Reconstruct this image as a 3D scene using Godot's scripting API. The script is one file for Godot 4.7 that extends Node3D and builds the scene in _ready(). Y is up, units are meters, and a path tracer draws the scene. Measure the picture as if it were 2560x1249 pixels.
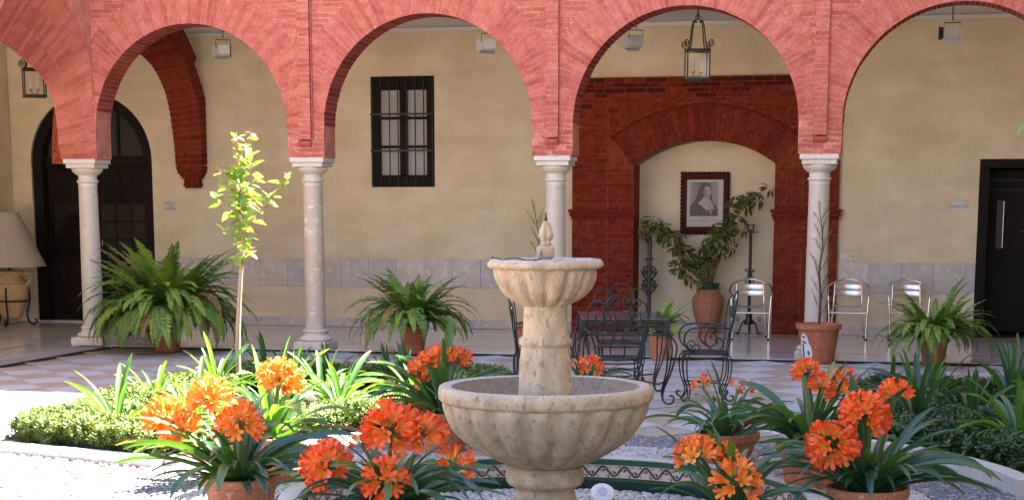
extends Node3D
# A courtyard seen across its fountain. x runs along the main arcade, z comes out of it towards the viewer, y is up; metres.

class MB:
	var v := PackedVector3Array()
	var n := PackedVector3Array()
	var uv := PackedVector2Array()
	var c := PackedColorArray()
	var ix := PackedInt32Array()
	var col := Color(1, 1, 1)
	var colored := false

	func put(p: Vector3, q: Vector3, t: Vector2 = Vector2.ZERO) -> int:
		v.append(p); n.append(q); uv.append(t); c.append(col)
		return v.size() - 1

	func face(pts: Array, out: Vector3) -> void:
		var nn: Vector3 = (pts[2] - pts[0]).cross(pts[1] - pts[0])
		if nn.length_squared() < 1e-16 and pts.size() > 3:
			nn = (pts[3] - pts[0]).cross(pts[2] - pts[0])
		if nn.dot(out) < 0.0:
			pts.reverse()
			nn = -nn
		nn = nn.normalized()
		var b := v.size()
		for p in pts:
			put(p, nn)
		for k in range(1, pts.size() - 1):
			ix.append(b); ix.append(b + k); ix.append(b + k + 1)

	# eight corners: bottom four round, then top four round
	func hexa(p: Array) -> void:
		var mid := Vector3.ZERO
		for q in p:
			mid += q / 8.0
		for f in [[0, 1, 2, 3], [4, 5, 6, 7], [0, 1, 5, 4], [1, 2, 6, 5], [2, 3, 7, 6], [3, 0, 4, 7]]:
			var m: Vector3 = (p[f[0]] + p[f[1]] + p[f[2]] + p[f[3]]) / 4.0
			face([p[f[0]], p[f[1]], p[f[2]], p[f[3]]], m - mid)

	func box(at: Vector3, s: Vector3, bev: float = 0.0, basis: Basis = Basis.IDENTITY) -> void:
		var h := s / 2.0
		if bev <= 0.0:
			var p := []
			for y in [-1, 1]:
				for q in [[-1, -1], [1, -1], [1, 1], [-1, 1]]:
					p.append(at + basis * Vector3(q[0] * h.x, y * h.y, q[1] * h.z))
			hexa(p)
			return
		var b: float = minf(bev, minf(h.x, minf(h.y, h.z)) * 0.9)
		for a in 3:
			var u := (a + 1) % 3
			var w := (a + 2) % 3
			for s1 in [-1.0, 1.0]:
				var pts := []
				for q in [[-1, -1], [1, -1], [1, 1], [-1, 1]]:
					var e := Vector3.ZERO
					e[a] = s1 * h[a]; e[u] = q[0] * (h[u] - b); e[w] = q[1] * (h[w] - b)
					pts.append(at + basis * e)
				var o := Vector3.ZERO
				o[a] = s1
				face(pts, basis * o)
				for s2 in [-1.0, 1.0]:
					var e1 := Vector3.ZERO
					var e2 := Vector3.ZERO
					e1[a] = s1 * h[a]; e1[u] = s2 * (h[u] - b)
					e2[a] = s1 * (h[a] - b); e2[u] = s2 * h[u]
					var r := []
					for q in [[e1, -1], [e1, 1], [e2, 1], [e2, -1]]:
						var e: Vector3 = q[0]
						e[w] = q[1] * (h[w] - b)
						r.append(at + basis * e)
					var o2 := Vector3.ZERO
					o2[a] = s1; o2[u] = s2
					face(r, basis * o2)
		for sx in [-1.0, 1.0]:
			for sy in [-1.0, 1.0]:
				for sz in [-1.0, 1.0]:
					var g := Vector3(sx, sy, sz)
					face([at + basis * (g * Vector3(h.x, h.y - b, h.z - b)), at + basis * (g * Vector3(h.x - b, h.y, h.z - b)), at + basis * (g * Vector3(h.x - b, h.y - b, h.z))], basis * g)

	# rows of points; smooth normals; turned so that normals look away from the row centres when out > 0
	func grid(rows: Array, closed: bool = false, flip: bool = false, us: float = 1.0, vs: float = 1.0) -> void:
		var b := v.size()
		var w: int = rows[0].size()
		for r in rows.size():
			for k in w:
				put(rows[r][k], Vector3.ZERO, Vector2(us * k / float(w - (0 if closed else 1)), vs * r / float(rows.size() - 1)))
		var kk := w if closed else w - 1
		for r in rows.size() - 1:
			for k in kk:
				var a := b + r * w + k
				var d := b + r * w + (k + 1) % w
				var e := a + w
				var f := d + w
				var t := [a, d, f, a, f, e] if flip else [a, f, d, a, e, f]
				for i in [0, 3]:
					var nn: Vector3 = (v[t[i + 2]] - v[t[i]]).cross(v[t[i + 1]] - v[t[i]])
					for j in 3:
						n[t[i + j]] += nn
						ix.append(t[i + j])
		for i in range(b, v.size()):
			n[i] = n[i].normalized() if n[i].length_squared() > 1e-20 else Vector3.UP

	func lathe(prof: Array, seg: int, at: Vector3 = Vector3.ZERO, basis: Basis = Basis.IDENTITY, wob: float = 0.0) -> void:
		var rows := []
		for p in prof:
			var row := PackedVector3Array()
			for k in seg:
				var t := TAU * k / seg
				var r: float = p.x * (1.0 + wob * sin(3.0 * t + p.y * 9.0))
				row.append(at + basis * Vector3(cos(t) * r, p.y, sin(t) * r))
			rows.append(row)
		grid(rows, true, false)

	func tube(pts: PackedVector3Array, rad, sides: int = 6, caps: bool = true) -> void:
		var rows := []
		var up := Vector3(0.137, 0.91, 0.39).normalized()
		var m := pts.size()
		for i in m:
			var d: Vector3 = (pts[mini(i + 1, m - 1)] - pts[maxi(i - 1, 0)]).normalized()
			var a := up.cross(d)
			if a.length() < 0.05:
				a = Vector3.RIGHT.cross(d)
			a = a.normalized()
			var q := d.cross(a)
			up = q
			var r: float = rad[i] if rad is Array or rad is PackedFloat32Array else rad
			var row := PackedVector3Array()
			for k in sides:
				var t := TAU * k / sides
				row.append(pts[i] + (a * cos(t) + q * sin(t)) * r)
			rows.append(row)
		grid(rows, true, true)
		if caps:
			for e in [0, m - 1]:
				var ring: Array = Array(rows[e])
				face(ring, pts[e] - pts[1 if e == 0 else m - 2])

	# polygon in x,y pushed from z0 to z1
	func prism(poly: PackedVector2Array, z0: float, z1: float, xf: Transform3D = Transform3D.IDENTITY) -> void:
		var tri := Geometry2D.triangulate_polygon(poly)
		for i in range(0, tri.size(), 3):
			for z in [z0, z1]:
				var pts := []
				for j in 3:
					var p := poly[tri[i + j]]
					pts.append(xf * Vector3(p.x, p.y, z))
				face(pts, xf.basis * Vector3(0, 0, 1 if z == maxf(z0, z1) else -1))
		var cw := Geometry2D.is_polygon_clockwise(poly)
		for i in poly.size():
			var a := poly[i]
			var b := poly[(i + 1) % poly.size()]
			var o := Vector3(b.y - a.y, a.x - b.x, 0)
			if cw:
				o = -o
			face([xf * Vector3(a.x, a.y, z0), xf * Vector3(b.x, b.y, z0), xf * Vector3(b.x, b.y, z1), xf * Vector3(a.x, a.y, z1)], xf.basis * o)

	func done() -> ArrayMesh:
		var a := []
		a.resize(Mesh.ARRAY_MAX)
		a[Mesh.ARRAY_VERTEX] = v
		a[Mesh.ARRAY_NORMAL] = n
		a[Mesh.ARRAY_TEX_UV] = uv
		if colored:
			a[Mesh.ARRAY_COLOR] = c
		a[Mesh.ARRAY_INDEX] = ix
		var m := ArrayMesh.new()
		m.add_surface_from_arrays(Mesh.PRIMITIVE_TRIANGLES, a)
		return m


var rng := RandomNumberGenerator.new()
var taken := {}
var M := {}

func fresh(parent: Node, called: String) -> String:
	var key := "%d/%s" % [parent.get_instance_id(), called]
	var k: int = taken.get(key, 0)
	taken[key] = k + 1
	return called if k == 0 else "%s_%03d" % [called, k]

func tag(o: Node, label: String, category: String, group: String = "") -> void:
	o.set_meta("label", label)
	o.set_meta("category", category)
	if group != "":
		o.set_meta("group", group)

func thing(called: String, label: String, category: String, at: Vector3 = Vector3.ZERO, turn: float = 0.0, group: String = "") -> Node3D:
	var o := Node3D.new()
	o.name = fresh(self, called)
	add_child(o)
	o.position = at
	o.rotation.y = turn
	tag(o, label, category, group)
	return o

func setting(called: String, m: Mesh, mat: Material) -> MeshInstance3D:
	var o := part(self, called, m, mat)
	o.set_meta("kind", "structure")
	return o

func part(parent: Node, called: String, m: Mesh, mat: Material, xf: Transform3D = Transform3D.IDENTITY) -> MeshInstance3D:
	var o := MeshInstance3D.new()
	o.name = fresh(parent, called)
	o.mesh = m
	o.material_override = mat
	o.transform = xf
	parent.add_child(o)
	return o

func stuff(parent: Node, called: String, m: Mesh, mat: Material, places: Array, tints: Array = []) -> MultiMeshInstance3D:
	var mm := MultiMesh.new()
	mm.transform_format = MultiMesh.TRANSFORM_3D
	mm.use_colors = not tints.is_empty()
	mm.mesh = m
	mm.instance_count = places.size()
	for i in places.size():
		mm.set_instance_transform(i, places[i])
		if mm.use_colors:
			mm.set_instance_color(i, tints[i])
	var o := MultiMeshInstance3D.new()
	o.name = fresh(parent, called)
	o.multimesh = mm
	o.material_override = mat
	o.set_meta("kind", "stuff")
	parent.add_child(o)
	return o

func place(at: Vector3, basis: Basis = Basis.IDENTITY) -> Transform3D:
	return Transform3D(basis, at)

func lin(r: float, g: float, b: float) -> Color:
	return Color(r, g, b).linear_to_srgb()

func rnd(a: float, b: float) -> float:
	return rng.randf_range(a, b)

# ---------- textures and materials ----------
func noise_bytes(size: int, seed_: int, freq: float, octaves: int = 4, kind: int = FastNoiseLite.TYPE_SIMPLEX_SMOOTH) -> PackedByteArray:
	var f := FastNoiseLite.new()
	f.seed = seed_
	f.noise_type = kind
	f.frequency = freq
	f.fractal_octaves = octaves
	var im := f.get_seamless_image(size, size)
	im.convert(Image.FORMAT_L8)
	return im.get_data()

func tex_of(bytes: PackedByteArray, size: int, rgb: bool = true) -> ImageTexture:
	return ImageTexture.create_from_image(Image.create_from_data(size, size, false, Image.FORMAT_RGB8 if rgb else Image.FORMAT_L8, bytes))

# a colour texture mixed from a coarse, a middle and a fine noise; each stop list is [level, colour in linear light]
func blend_tex(size: int, seed_: int, coarse: float, fine: float, a: Color, b: Color, spot: Color, spot_at: float, grain: float, stretch: bool = false) -> ImageTexture:
	var n1 := noise_bytes(size, seed_, coarse, 5)
	var n2 := noise_bytes(size, seed_ + 1, fine, 3)
	var n3 := noise_bytes(size, seed_ + 2, coarse * 2.3, 4)
	var out := PackedByteArray()
	out.resize(size * size * 3)
	for i in size * size:
		var j := i
		if stretch:
			j = (i / size / 4) * size + i % size
		var t: float = clampf((n1[i] / 255.0 - 0.5) * 1.6 + 0.5, 0.0, 1.0)
		var g: float = 1.0 + grain * (n2[j] / 255.0 - 0.5) * 2.0
		var s: float = clampf((n3[i] / 255.0 - spot_at) * 6.0, 0.0, 1.0)
		var q := a.lerp(b, t).lerp(spot, s)
		q = Color(clampf(q.r * g, 0, 1), clampf(q.g * g, 0, 1), clampf(q.b * g, 0, 1)).linear_to_srgb()
		out[i * 3] = int(q.r * 255.0); out[i * 3 + 1] = int(q.g * 255.0); out[i * 3 + 2] = int(q.b * 255.0)
	return tex_of(out, size)

func plain(color: Color, rough: float = 0.7, metal: float = 0.0) -> StandardMaterial3D:
	var m := StandardMaterial3D.new()
	m.albedo_color = color.linear_to_srgb()
	m.roughness = rough
	m.metallic = metal
	return m

func textured(t: Texture2D, scale: float, rough: float, bump: Texture2D = null, bump_cm: float = 0.3, tint: Color = Color.WHITE) -> StandardMaterial3D:
	var m := plain(tint, rough)
	m.albedo_texture = t
	m.uv1_triplanar = true
	m.uv1_world_triplanar = true
	m.uv1_scale = Vector3.ONE * scale
	if bump:
		m.heightmap_enabled = true
		m.heightmap_texture = bump
		m.heightmap_scale = bump_cm
	return m

func leafy(color: Color, glow: Color, rough: float = 0.4) -> StandardMaterial3D:
	var m := plain(color, rough)
	m.backlight_enabled = true
	m.backlight = glow.linear_to_srgb()
	m.cull_mode = BaseMaterial3D.CULL_DISABLED
	return m

func make_materials() -> void:
	var bump := tex_of(noise_bytes(512, 5, 0.035, 5), 512, false)
	var pit := tex_of(noise_bytes(512, 8, 0.09, 4), 512, false)
	var cells := tex_of(noise_bytes(512, 11, 0.06, 1, FastNoiseLite.TYPE_CELLULAR), 512, false)
	var salmon := blend_tex(512, 20, 0.012, 0.09, Color(0.43, 0.112, 0.085), Color(0.54, 0.172, 0.137), Color(0.53, 0.21, 0.17), 0.66, 0.2)
	M.brick = []
	for t in [Color(1, 1, 1), Color(0.88, 0.81, 0.75), Color(1.08, 1.16, 1.14), Color(0.93, 0.9, 0.9), Color(1.04, 1.1, 0.96)]:
		M.brick.append(textured(salmon, 0.9, 0.85, bump, 0.9, t))
	M.soffit = []  # face colour darkened, shade of the undersides painted in
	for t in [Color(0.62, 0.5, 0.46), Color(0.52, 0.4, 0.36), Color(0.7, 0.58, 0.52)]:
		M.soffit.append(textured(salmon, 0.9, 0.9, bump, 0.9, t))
	M.mortar = textured(salmon, 0.7, 0.9, pit, 0.8, Color(1.14, 1.5, 1.42))
	var ox := blend_tex(512, 30, 0.012, 0.09, Color(0.20, 0.029, 0.015), Color(0.26, 0.045, 0.023), Color(0.10, 0.018, 0.012), 0.64, 0.2)
	M.oxblood = []
	for t in [Color(1, 1, 1), Color(0.8, 0.75, 0.75), Color(1, 1.2, 1.1), Color(0.9, 0.9, 0.95)]:
		M.oxblood.append(textured(ox, 0.9, 0.85, bump, 0.9, t))
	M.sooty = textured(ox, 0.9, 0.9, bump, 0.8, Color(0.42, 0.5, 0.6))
	M.ox_mortar = textured(ox, 0.9, 0.9, pit, 0.6, Color(1.15, 1.75, 1.5))
	for q in M.oxblood + M.brick + M.soffit + [M.ox_mortar, M.sooty, M.mortar]:
		q.metallic_specular = 0.2
	M.cream = textured(blend_tex(1024, 40, 0.004, 0.05, Color(0.73, 0.61, 0.415), Color(0.83, 0.71, 0.50), Color(0.78, 0.66, 0.46), 0.9, 0.04), 0.25, 0.92, bump, 0.5)
	var stains := blend_tex(512, 44, 0.01, 0.03, Color(0.92, 0.905, 0.885), Color(1, 1, 1), Color(1, 1, 1), 0.9, 0.02)
	M.cream.detail_enabled = true
	M.cream.detail_albedo = stains
	M.cream.detail_blend_mode = BaseMaterial3D.BLEND_MODE_MUL
	M.cream.detail_uv_layer = BaseMaterial3D.DETAIL_UV_2
	M.cream.uv2_triplanar = true
	M.cream.uv2_world_triplanar = true
	M.cream.uv2_scale = Vector3(0.16, 0.55, 0.16)
	M.white = plain(Color(0.75, 0.72, 0.66), 0.8)
	M.column = textured(blend_tex(512, 50, 0.008, 0.06, Color(0.58, 0.5, 0.4), Color(0.53, 0.45, 0.355), Color(0.64, 0.57, 0.49), 0.66, 0.02), 0.8, 0.5)
	M.worn_shaft = textured(blend_tex(512, 52, 0.008, 0.06, Color(0.58, 0.47, 0.36), Color(0.5, 0.4, 0.3), Color(0.74, 0.68, 0.62), 0.66, 0.03), 0.8, 0.55)
	M.worn = textured(blend_tex(512, 53, 0.03, 0.09, Color(0.62, 0.5, 0.38), Color(0.72, 0.6, 0.48), Color(0.8, 0.76, 0.7), 0.62, 0.25), 1.4, 0.8, pit, 0.4)
	M.capital = textured(blend_tex(256, 56, 0.02, 0.06, Color(0.66, 0.6, 0.53), Color(0.62, 0.55, 0.46), Color(0.54, 0.45, 0.36), 0.7, 0.04), 1.2, 0.55)
	var grey := blend_tex(512, 60, 0.009, 0.03, Color(0.62, 0.56, 0.52), Color(0.52, 0.48, 0.45), Color(0.7, 0.64, 0.59), 0.66, 0.06)
	M.dado = []
	for t in [Color(1, 1, 1), Color(0.92, 0.93, 0.95), Color(1.06, 1.04, 1.0), Color(0.98, 0.95, 0.9)]:
		M.dado.append(textured(grey, 0.7, 0.35, null, 0, t))
	var marble := blend_tex(512, 66, 0.009, 0.03, Color(0.72, 0.65, 0.57), Color(0.64, 0.58, 0.52), Color(0.78, 0.72, 0.64), 0.66, 0.04)
	M.marble = []
	for t in [Color(1, 1, 1), Color(0.95, 0.95, 0.97), Color(1.04, 1.02, 1.0)]:
		var m := textured(marble, 0.6, 0.12, null, 0, t)
		m.roughness = 0.13
		m.metallic_specular = 0.6
		M.marble.append(m)
	M.redstrip = plain(Color(0.2, 0.06, 0.045), 0.15)
	M.joint = plain(Color(0.3, 0.27, 0.25), 0.8)
	var slab := blend_tex(512, 70, 0.02, 0.1, Color(0.46, 0.46, 0.475), Color(0.41, 0.41, 0.43), Color(0.51, 0.49, 0.48), 0.66, 0.06)
	M.slab = []
	for t in [Color(1, 1, 1), Color(0.92, 0.92, 0.93), Color(1.05, 1.03, 1.02)]:
		M.slab.append(textured(slab, 0.8, 0.7, pit, 0.2, t))
	var pebtex := blend_tex(512, 76, 0.05, 0.12, Color(0.42, 0.34, 0.265), Color(0.52, 0.44, 0.36), Color(0.24, 0.17, 0.125), 0.58, 0.5)
	M.pebblepanel = textured(pebtex, 1.6, 0.85, cells, 1.5)
	M.ground = textured(pebtex, 1.3, 0.9, cells, 1.0, Color(0.9, 0.9, 0.9))
	M.darkstrip = textured(blend_tex(512, 79, 0.05, 0.14, Color(0.022, 0.021, 0.022), Color(0.045, 0.042, 0.042), Color(0.09, 0.085, 0.08), 0.62, 0.5), 1.6, 0.7, cells, 2.0)
	M.pebble = plain(Color(1, 1, 1), 0.75)
	M.pebble.vertex_color_use_as_albedo = true
	for q in [M.pebblepanel, M.ground, M.darkstrip]:
		q.metallic_specular = 0.05
	for q in M.slab:
		q.metallic_specular = 0.2
	M.bedding = textured(pebtex, 1.6, 0.95, cells, 1.0, Color(0.6, 0.6, 0.62))
	M.kerb = textured(blend_tex(256, 82, 0.02, 0.1, Color(0.52, 0.46, 0.42), Color(0.46, 0.41, 0.37), Color(0.58, 0.54, 0.5), 0.66, 0.06), 1.0, 0.8, pit, 0.4)
	var terra := blend_tex(512, 86, 0.012, 0.06, Color(0.44, 0.145, 0.062), Color(0.34, 0.10, 0.042), Color(0.52, 0.29, 0.19), 0.64, 0.12)
	M.terracotta = textured(terra, 1.6, 0.8, pit, 0.2)
	M.terracotta_pale = textured(terra, 1.6, 0.8, pit, 0.2, Color(1.05, 1.25, 1.4))
	M.soil = textured(blend_tex(256, 88, 0.05, 0.14, Color(0.035, 0.022, 0.014), Color(0.06, 0.038, 0.025), Color(0.09, 0.05, 0.03), 0.62, 0.5), 2.0, 0.95, pit, 2.0)
	M.fountain = textured(blend_tex(1024, 90, 0.006, 0.11, Color(0.58, 0.445, 0.29), Color(0.37, 0.28, 0.185), Color(0.2, 0.165, 0.13), 0.64, 0.34), 1.0, 0.9, pit, 0.5)
	M.fountain.uv1_scale = Vector3(1.5, 0.8, 1.5)
	M.fountain_rim = textured(blend_tex(512, 94, 0.02, 0.08, Color(0.46, 0.37, 0.28), Color(0.56, 0.49, 0.41), Color(0.2, 0.16, 0.125), 0.64, 0.3), 1.6, 0.9, pit, 0.6)
	M.fountain_inside = textured(blend_tex(512, 97, 0.012, 0.09, Color(0.36, 0.28, 0.2), Color(0.26, 0.21, 0.16), Color(0.16, 0.14, 0.12), 0.62, 0.25), 1.2, 0.95, pit, 0.5)
	M.greentile = plain(Color(0.012, 0.04, 0.028), 0.12)
	M.greentrim = plain(Color(0.03, 0.09, 0.05), 0.12)
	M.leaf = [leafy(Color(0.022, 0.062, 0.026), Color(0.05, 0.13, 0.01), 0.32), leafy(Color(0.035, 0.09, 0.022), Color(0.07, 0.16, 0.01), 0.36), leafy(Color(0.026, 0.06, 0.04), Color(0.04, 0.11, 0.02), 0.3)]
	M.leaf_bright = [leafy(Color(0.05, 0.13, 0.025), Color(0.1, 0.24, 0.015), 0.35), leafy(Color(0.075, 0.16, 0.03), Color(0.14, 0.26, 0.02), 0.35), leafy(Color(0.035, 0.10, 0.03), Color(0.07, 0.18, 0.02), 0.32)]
	M.leaf_dry = leafy(Color(0.15, 0.07, 0.02), Color(0.1, 0.04, 0.01), 0.7)
	M.leaf_yellow = leafy(Color(0.2, 0.22, 0.04), Color(0.2, 0.2, 0.02), 0.4)
	M.stalk = plain(Color(0.09, 0.14, 0.03), 0.45)
	M.petal = leafy(Color(1, 1, 1), Color(0.4, 0.06, 0.01), 0.5)
	M.petal.vertex_color_use_as_albedo = true
	M.fern = [leafy(Color(0.15, 0.25, 0.03), Color(0.09, 0.17, 0.01), 0.65), leafy(Color(0.21, 0.3, 0.04), Color(0.12, 0.22, 0.01), 0.65), leafy(Color(0.10, 0.18, 0.022), Color(0.04, 0.1, 0.01), 0.55)]
	M.frond_dry = leafy(Color(0.22, 0.15, 0.04), Color(0.12, 0.08, 0.01), 0.7)
	M.box_leaf = leafy(Color(1, 1, 1), Color(0.12, 0.2, 0.02), 0.45)
	M.box_leaf.vertex_color_use_as_albedo = true
	M.hedge_shade = plain(Color(0.025, 0.022, 0.012), 0.9)
	M.bark = textured(blend_tex(256, 99, 0.03, 0.1, Color(0.30, 0.2, 0.14), Color(0.38, 0.27, 0.2), Color(0.2, 0.12, 0.08), 0.62, 0.2), 4.0, 0.85, pit, 0.4)
	M.stem_red = plain(Color(0.10, 0.045, 0.04), 0.8)
	M.iron = plain(Color(0.012, 0.014, 0.014), 0.42)
	M.iron_brown = plain(Color(0.02, 0.016, 0.014), 0.5)
	M.steel = plain(Color(0.78, 0.77, 0.76), 0.16, 1.0)
	M.brushed = plain(Color(0.74, 0.74, 0.75), 0.3, 1.0)
	M.rubber = plain(Color(0.02, 0.02, 0.02), 0.8)
	M.black_wood = textured(blend_tex(256, 103, 0.02, 0.1, Color(0.013, 0.009, 0.007), Color(0.02, 0.014, 0.011), Color(0.022, 0.015, 0.012), 0.66, 0.25), 1.5, 0.6, bump, 0.3)
	M.black_wood.metallic_specular = 0.25
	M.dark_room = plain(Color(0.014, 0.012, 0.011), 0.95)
	M.dark_pane = plain(Color(0.012, 0.011, 0.011), 0.08)
	M.curtain = plain(Color(0.44, 0.45, 0.45), 0.7)
	M.curtain.clearcoat_enabled = true
	M.curtain.clearcoat = 0.1
	M.curtain.clearcoat_roughness = 0.1
	var glass := StandardMaterial3D.new()
	glass.albedo_color = Color(0.9, 0.95, 0.93, 0.03)
	glass.transparency = BaseMaterial3D.TRANSPARENCY_ALPHA
	glass.roughness = 0.04
	M.glass = glass
	M.table_glass = glass.duplicate()
	M.table_glass.albedo_color = Color(0.85, 0.88, 0.86, 0.08)
	M.candle = plain(Color(0.8, 0.77, 0.68), 0.6)
	M.frame_wood = textured(blend_tex(256, 106, 0.02, 0.1, Color(0.075, 0.012, 0.008), Color(0.10, 0.017, 0.010), Color(0.04, 0.008, 0.006), 0.66, 0.2), 3.0, 0.6)
	M.frame_wood.metallic_specular = 0.2
	M.paper = plain(Color(0.66, 0.64, 0.6), 0.6)
	M.ink = plain(Color(0.09, 0.08, 0.11), 0.8)
	M.blue_ink = plain(Color(0.05, 0.045, 0.14), 0.6)
	M.shade = leafy(Color(0.5, 0.42, 0.34), Color(0.2, 0.15, 0.1), 0.9)
	M.jar = textured(blend_tex(256, 109, 0.015, 0.05, Color(0.55, 0.36, 0.16), Color(0.48, 0.3, 0.13), Color(0.6, 0.42, 0.22), 0.66, 0.06), 1.2, 0.7, pit, 0.2)
	M.green_plastic = plain(Color(0.012, 0.09, 0.045), 0.4)
	M.white_plastic = plain(Color(0.7, 0.7, 0.68), 0.35)
	M.lens = plain(Color(0.42, 0.48, 0.56), 0.15)

# ---------- the setting ----------
const ARCHES := [[-1.4765, 1.2135, 2.5785], [1.426, 1.233, 2.603], [4.379, 1.247, 2.60], [7.3235, 1.2265, 2.589]]
const PIERS := [-2.93, -0.035, 2.895, 5.8615, 8.785]
const RING := 0.42
const WALLZ := -3.64
const POOL := Vector3(4.85, 0, 9.5)

func rough_box(s: Vector3, bev: float, seed_: int) -> ArrayMesh:
	var mb := MB.new()
	mb.box(Vector3.ZERO, s, bev)
	var r := RandomNumberGenerator.new()
	r.seed = seed_
	var moved := {}
	for i in mb.v.size():
		var key := mb.v[i].snapped(Vector3.ONE * 0.0005)
		if not moved.has(key):
			moved[key] = Vector3(r.randf_range(-1, 1), r.randf_range(-1, 1), r.randf_range(-1, 1)) * bev * 0.4
		mb.v[i] += moved[key]
	return mb.done()

func arch_line(a: Array, grow: float, steps: int) -> PackedVector2Array:
	# from the right springing over the crown to the left springing
	var p := PackedVector2Array()
	for k in steps + 1:
		var t := PI * k / steps
		p.append(Vector2(a[0] + cos(t) * (a[1] + grow), a[2] + sin(t) * (a[1] + grow)))
	return p

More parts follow.
